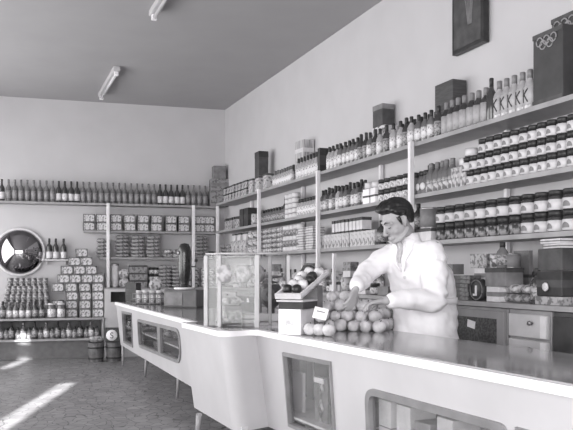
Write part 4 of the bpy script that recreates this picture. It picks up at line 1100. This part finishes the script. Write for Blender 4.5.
def fuse(b, voxel, m, name, smooth=6, disp=None):
    """one continuous surface from overlapping closed shapes"""
    me = bpy.data.meshes.new(name); bmesh.ops.recalc_face_normals(b.bm, faces=b.bm.faces); b.bm.to_mesh(me); b.bm.free(); me.materials.clear()
    o = bpy.data.objects.new(name, me); COL.objects.link(o)
    r = o.modifiers.new('r', 'REMESH'); r.mode = 'VOXEL'; r.voxel_size = voxel
    s = o.modifiers.new('s', 'SMOOTH'); s.iterations = smooth; s.factor = .5
    dg = bpy.context.evaluated_depsgraph_get(); out = bpy.data.meshes.new_from_object(o.evaluated_get(dg))
    bpy.data.objects.remove(o); out.name = name
    if disp:
        ns = [v.normal.copy() for v in out.vertices]
        for v, n in zip(out.vertices, ns): v.co += n * disp(v.co)
    for p_ in out.polygons: p_.use_smooth = True
    out.materials.clear(); out.materials.append(m)
    return out
MB.mi_real = MB.mi
MB.mi = lambda s, m: 0 if m is None else MB.mi_real(s, m)

hip = Vector((.915, 4.945, .93)); waist = Vector((.905, 4.935, 1.08)); chest = Vector((.87, 4.91, 1.25)); shl = Vector((.825, 4.87, 1.395)); nck = Vector((.785, 4.845, 1.462))
Lsh, Rsh = shl + LT * .165, shl - LT * .165
Lel, Lwr = Vector((.91, 4.64, 1.09)), Vector((.595, 4.49, 1.085))
Rel, Rwr = Vector((.50, 4.83, 1.235)), Vector((.425, 4.615, 1.155))
HC = Vector((.705, 4.765, 1.572))
hf = Vector((-.93, -.36, 0)).normalized(); hl = Vector((.36, -.93, 0)).normalized()        # head front, head left
pit = math.radians(28)
hfx = (hf * math.cos(pit) - Vector((0, 0, 1)) * math.sin(pit)).normalized(); hz = hl.cross(hfx) * -1
if hz.z < 0: hz = -hz
HR = Matrix((hfx, hl, hz)).transposed()            # head frame: x forward, y left, z up
def hp_(x, y, z): return HC + HR @ Vector((x, y, z))

body = MB()
loft(body, [(hip - Vector((0, 0, .1)), .15, .1), (hip, .165, .115), (waist, .14, .105), (chest, .165, .115), (shl - Vector((0, 0, .02)), .16, .085), (nck, .06, .055)])
limb(body, [nck - Vector((0, 0, .05)), nck + Vector((-.012, -.012, .04)), hp_(-.02, 0, -.06)], [.058, .054, .052])
for s, sh_, el, wr in ((1, Lsh, Lel, Lwr), (-1, Rsh, Rel, Rwr)):
    limb(body, [sh_, sh_.lerp(el, .45), el, el.lerp(wr, .35), wr], [.058, .048, .04, .041, .027])
for s in (1, -1):
    h = hip + LT * (.085 * s) - Vector((0, 0, .05)); k = h + FT * .03 + Vector((0, 0, -.41)); a = Vector((h.x, h.y, .09)) - FT * .02 + LT * (.02 * s)
    limb(body, [h, h.lerp(k, .5), k, k.lerp(a, .35), a], [.085, .072, .055, .053, .038])
    limb(body, [a - FT * .04 + Vector((0, 0, -.05)), a + FT * .05 + Vector((0, 0, -.045)), a + FT * .15 + Vector((0, 0, -.06))], [.034, .036, .026])
# head
def hball(x, y, z, a, b_, c, tilt=0): ball(body, hp_(x, y, z), (a, b_, c), HR @ Matrix.Rotation(tilt, 3, 'Y'))
hball(-.012, 0, .035, .1, .078, .092)
hball(.02, 0, -.015, .074, .066, .085)
hball(.036, 0, -.062, .05, .05, .048)
hball(.075, 0, -.098, .02, .024, .017)                    # chin
limb(body, [hp_(-.02, .055, -.055), hp_(.03, .05, -.085), hp_(.07, .02, -.098)], [.014, .014, .015]); limb(body, [hp_(-.02, -.055, -.055), hp_(.03, -.05, -.085), hp_(.07, -.02, -.098)], [.014, .014, .015])
limb(body, [hp_(.088, 0, .022), hp_(.104, 0, -.005), hp_(.118, 0, -.03)], [.009, .0105, .0125]); hball(.112, 0, -.036, .014, .018, .01)
for s in (1, -1):
    hball(.107, .012 * s, -.037, .009, .009, .008)
    limb(body, [hp_(.088, .012 * s, .032), hp_(.086, .033 * s, .035), hp_(.068, .054 * s, .024)], [.010, .011, .010])     # brow
    hball(.054, .042 * s, -.03, .026, .022, .026)                                                                 # cheek
    hball(.074, .031 * s, .007, .015, .016, .012)                                                                 # eyelid
    # ear: rim and lobe
    limb(body, [hp_(-.002, .076 * s, -.028), hp_(-.012, .088 * s, .0), hp_(-.02, .09 * s, .022), hp_(-.008, .084 * s, .034), hp_(.004, .077 * s, .02)], [.008, .007, .007, .006, .006])
    hball(-.008, .078 * s, 0, .014, .006, .026, -.25)
limb(body, [hp_(.086, .022, -.066), hp_(.1, 0, -.062), hp_(.086, -.022, -.066)], [.006, .0085, .006]); limb(body, [hp_(.084, .02, -.076), hp_(.097, 0, -.076), hp_(.084, -.02, -.076)], [.006, .009, .006])
# hands
def hand(wr, d, pn, thumb_side, curl):
    """palm, four unequal bent fingers and a thumb; pn = way the palm faces"""
    d = d.normalized(); pn = (pn - d * pn.dot(d)).normalized(); u = d.cross(pn).normalized() * thumb_side     # u points to the thumb
    for k in (-1, -.33, .33, 1): limb(body, [wr, wr + d * .05 + u * (.016 * k), wr + d * .088 + u * (.026 * k)], [.02, .016, .0125], n=4, seg=10)
    for k, ln, cu in ((.95, .066, .9), (.32, .075, 1), (-.32, .07, 1.05), (-.95, .056, 1.15)):
        p = wr + d * .088 + u * (.027 * k); dd = (d + u * (.12 * k)).normalized(); ax = dd.cross(pn).normalized(); pts = [p]; ang = 0
        for seg_, f_ in ((.45, .3), (.3, .55), (.25, .45)):
            ang += f_ * curl * cu; q_ = Matrix.Rotation(ang, 3, ax) @ dd; pts.append(pts[-1] + q_ * (ln * seg_))
        limb(body, pts, [.0098, .0088, .0082, .0072], n=4, seg=10)
    p = wr + d * .03 + u * .024
    limb(body, [p, p + (d * .55 + u * .8 + pn * .25) .normalized() * .035, p + (d * .75 + u * .7 + pn * .4).normalized() * .06, p + (d * .95 + u * .5 + pn * .6).normalized() * .078], [.0145, .012, .0105, .008], n=4, seg=10)
hand(Lwr, Vector((-.95, -.06, -.16)), Vector((-.1, -.1, -1)), -1, 1.0)
hand(Rwr, Vector((-.28, -.42, -.8)), Vector((-.45, .2, -.3)), 1, .9)
me_body = fuse(body, .0052, M_skin, 'body', 5)
pm_ = obj('person', me_body); tag(pm_, 'man in a white coat behind the near counter, looking down and reaching into the fruit', 'person')

# hair
def hair_mesh():
    t = bmesh.new(); bmesh.ops.create_uvsphere(t, u_segments=72, v_segments=48, radius=1)
    for v in t.verts:
        n = v.co.normalized(); x, y, z = n
        # hairline: high over the forehead, down before the ear, low at the nape
        fwd = x
        line = .52 if fwd > .62 else (.52 - (.62 - fwd) * 1.13 if fwd > .16 else (.002 - (.16 - fwd) * .3 if fwd > -.14 else -.088 - min(.68, (-.14 - fwd) * 2.4)))
        k = (z - line) / .09
        k = max(0, min(1, k)); k = k * k * (3 - 2 * k)
        r = Vector((.1 * x, .078 * y, .092 * z)).length
        strand = .004 * math.sin(26 * y + 9 * x + 3 * math.sin(7 * z)) + .003 * noise.noise(n * 9)
        vol = .015 + .016 * max(0, z) + .05 * max(0, x - .1) * max(0, z)
        rr = r * .9 * (1 - k) + (r + vol + strand) * k
        v.co = n * rr + Vector((-.012, 0, .035))
        v.co = HC + HR @ v.co
    b = MB(); b.add(t, M_hair, True)
    for s in (1, -1): b.tube([hp_(.02, .074 * s, .045), hp_(.018, .0755 * s, .018), hp_(.016, .074 * s, -.012)], [.014, .011, .004], M_hair, 8)
    return b.mesh('hair')
obj('hair', hair_mesh(), pm_)
for s in (1, -1):
    b = MB(); b.tube([hp_(.1, .014 * s, .033), hp_(.098, .034 * s, .041), hp_(.078, .058 * s, .03)], [.0035, .0045, .002], M_hair, 6)
    obj('eyebrow', b.mesh('eyebrow'), pm_)
for s in (1, -1):
    b = MB(); b.tube([hp_(.087, .018 * s, .002), hp_(.0895, .031 * s, -.003), hp_(.08, .044 * s, .001)], [.0015, .0026, .0015], M_vdark, 6)
    obj('eyelashes', b.mesh('eyelashes'), pm_)
b = MB(); b.tube([hp_(.089, .022, -.071), hp_(.1025, 0, -.070), hp_(.089, -.022, -.071)], [.0012, .0022, .0012], mat('lip_line', 95, .5, .05), 6); obj('mouth_line', b.mesh('mouth_line'), pm_)
# coat
coat = MB()
M_coll = M_coat
dn_ = Vector((0, 0, 1))
loft(coat, [(hip - dn_ * .36, .235, .185), (hip - dn_ * .2, .225, .18), (hip, .215, .172), (waist - dn_ * .03, .214, .168), (waist + dn_ * .03, .216, .168), (chest, .224, .168), (shl - dn_ * .05, .205, .135), (shl + dn_ * .015, .17, .1), (nck - dn_ * .01, .085, .08), (nck + dn_ * .022, .07, .07)])
limb(coat, [shl + LT * .14 - dn_ * .02, Lsh.lerp(Lel, .35) + LT * .01, Lsh.lerp(Lel, .75), Lel + Vector((.01, 0, -.01)), Lel.lerp(Lwr, .4), Lel.lerp(Lwr, .86)], [.088, .086, .08, .078, .066, .051])
limb(coat, [shl - LT * .14 - dn_ * .02, Rsh.lerp(Rel, .4), Rel.lerp(Rsh, .1), Rel.lerp(Rwr, .45), Rel.lerp(Rwr, .9)], [.088, .078, .07, .06, .047])
def wr_(co):
    return .009 * noise.noise(Vector((co.x * 10, co.y * 10, co.z * 18))) + .006 * noise.noise(Vector((co.x * 24 + co.z * 14, co.y * 20, co.z * 22)))
me_coat = fuse(coat, .011, M_coat, 'coat', 8, wr_); co_ = obj('coat', me_coat, pm_)
tm = bmesh.new(); tm.from_mesh(me_coat); bvh = BVHTree.FromBMesh(tm)
def on_coat(lat, z, out):
    """point on the front of the coat, lat metres towards his left of the middle, at height z"""
    c = waist.lerp(nck, (z - waist.z) / (nck.z - waist.z)) + LT * lat + FT * .6; c.z = z
    h, n, i, d_ = bvh.ray_cast(c, -FT)
    if h is None: h = c - FT * .5; n = FT
    return h + FT * out
def patch(name, cols, m, parent, th=.006, out=.004):
    """strip of cloth lying on the coat: cols = list of (z, lat_a, lat_b)"""
    b = MB(); pr = None
    for z, a, c in cols:
        row_ = [on_coat(a + (c - a) * k / 4, z, out) for k in range(5)]
        f = [b.bm.verts.new(p) for p in row_]; r_ = [b.bm.verts.new(p - FT * th) for p in row_]
        if pr:
            for k in range(4):
                b.face([pr[0][k], pr[0][k + 1], f[k + 1], f[k]], m, True); b.face([pr[1][k], r_[k], r_[k + 1], pr[1][k + 1]], m)
            b.face([pr[0][0], f[0], r_[0], pr[1][0]], m); b.face([pr[0][4], pr[1][4], r_[4], f[4]], m)
        pr = (f, r_)
    return obj(name, b.mesh(name), parent)
zn = nck.z
patch('shirt_front', [(zn - .01 - .018 * k, -.045 * (1 - k / 10), .045 * (1 - k / 10)) for k in range(10)], M_shirt, pm_)
patch('tie', [(zn - .015, -.014, .014), (zn - .035, -.016, .016), (zn - .045, -.01, .01), (zn - .08, -.015, .015), (zn - .12, -.014, .014), (zn - .15, -.008, .008)], M_tie, pm_, out=.009)
for s in (1, -1):
    patch('lapel', [(zn - .005 - .02 * k, s * .045 * (1 - k / 11), s * (.045 * (1 - k / 11) + .045 * math.sin(min(1, (11 - k) / 7) * 1.5))) for k in range(11)], M_coat, co_, out=.012)
b = MB(); pr = None
for zz, hw, hd, sft in ((-.03, .098, .09, -.012), (.012, .08, .076, -.006), (.042, .071, .068, 0)):
    c = nck + dn_ * zz - FT * sft * 0; vs, vi = [], []
    for kx in range(33):
        a = math.pi * .5 + math.pi * .13 + (2 * math.pi * .87) * kx / 32
        d_ = LT * (hw * math.cos(a)) + FT * (hd * math.sin(a)); vs.append(b.bm.verts.new(c + d_)); vi.append(b.bm.verts.new(c + d_ * .93))
    if pr:
        for kx in range(32):
            b.face([pr[0][kx], pr[0][kx + 1], vs[kx + 1], vs[kx]], M_coat, True); b.face([pr[1][kx], vi[kx], vi[kx + 1], pr[1][kx + 1]], M_coat, True)
    pr = (vs, vi)
for kx in range(32): b.face([pr[0][kx], pr[0][kx + 1], pr[1][kx + 1], pr[1][kx]], M_coat)
obj('collar', b.mesh('collar'), co_)
for k in range(3):
    p = on_coat(.012, zn - .24 - .1 * k, .0); b = MB(); b.lathe([(0, -.004), (.011, -.004), (.011, .003), (.008, .005), (0, .004)], M_light, 12, p, rot=FT.to_track_quat('Z', 'Y').to_matrix()); obj('button', b.mesh('button'), co_)
b = MB(); bl = [(waist - dn_ * .03, .221, .175), (waist + dn_ * .012, .221, .174)]
pr = None
for c, hw, hd in bl:
    ring_ = []
    for kx in range(41):
        a = 2 * math.pi * kx / 40; ca, sa = math.cos(a), math.sin(a); r_ = (abs(ca) ** 2.4 + abs(sa) ** 2.4) ** (-1 / 2.4)
        ring_.append(c + LT * (hw * r_ * ca) + FT * (hd * r_ * sa))
    vs = [b.bm.verts.new(p) for p in ring_]; vi = [b.bm.verts.new(c + (p - c) * .975) for p in ring_]
    if pr:
        for kx in range(40): b.face([pr[0][kx], pr[0][kx + 1], vs[kx + 1], vs[kx]], M_coat, True)
        for A_, B_ in ((pr[0], pr[1]), (vs, vi)):
            for kx in range(40): b.face([A_[kx], A_[kx + 1], B_[kx + 1], B_[kx]], M_coat)
    pr = (vs, vi)
obj('belt', b.mesh('belt'), co_)
tr_ = MB()
loft(tr_, [(hip - dn_ * .14, .16, .115), (hip, .172, .122), (hip + dn_ * .08, .16, .115)])
sh_b = MB()
for s in (1, -1):
    h = hip + LT * (.085 * s) - dn_ * .05; k = h + FT * .03 - dn_ * .41; a = Vector((h.x, h.y, .07)) - FT * .02 + LT * (.02 * s)
    limb(tr_, [h, h.lerp(k, .5), k, k.lerp(a, .5), a], [.098, .088, .076, .07, .065])
    c = a.copy(); c.z = .045
    limb(sh_b, [c - FT * .055, c + FT * .05, c + FT * .17 - dn_ * .008], [.044, .045, .036])
obj('trousers', fuse(tr_, .014, M_trs, 'trousers', 4), pm_); obj('shoes', fuse(sh_b, .009, M_shoe, 'shoes', 2), pm_)

# ------------------------------------------------------------------ light
def area(name, loc, size, rot, e):
    l = bpy.data.lights.new(name, 'AREA'); l.shape = 'RECTANGLE'; l.size, l.size_y = size; l.energy = e
    o = bpy.data.objects.new(name, l); COL.objects.link(o); o.location = loc; o.rotation_euler = rot; return o
area('assumed_front_daylight', (-1.3, -.7, 1.75), (6.5, 2.6), (math.radians(90), 0, 0), 190)  # added area light standing in for assumed daylight; wall_front has no shop window
area('side_fill_light', (-5.25, 6.2, 1.8), (8.2, 2.6), (math.radians(90), 0, math.radians(-90)), 175)  # area light added to even the brightness; the left wall has no window
s = bpy.data.lights.new('sun', 'SUN'); s.energy = 24; s.angle = math.radians(.6)
so = bpy.data.objects.new('sun', s); COL.objects.link(so); so.rotation_euler = Vector((-.065, 1, -.287)).to_track_quat('-Z', 'Y').to_euler()
w = bpy.data.worlds.new('sky'); SC.world = w; w.use_nodes = True
w.node_tree.nodes['Background'].inputs['Color'].default_value = (.8, .8, .82, 1); w.node_tree.nodes['Background'].inputs['Strength'].default_value = 1.0

# ------------------------------------------------------------------ camera
cam = bpy.data.cameras.new('camera'); cam.sensor_width = 36; cam.lens = F / 573 * 36; cam.shift_y = 58 / 573; cam.clip_start = .05
co = bpy.data.objects.new('camera', cam); COL.objects.link(co); co.location = (0, 0, H); co.rotation_euler = (math.radians(90), 0, 0)
SC.camera = co
SC.view_settings.view_transform = 'Standard'; SC.view_settings.look = 'None'; SC.view_settings.gamma = 1; SC.view_settings.exposure = .85
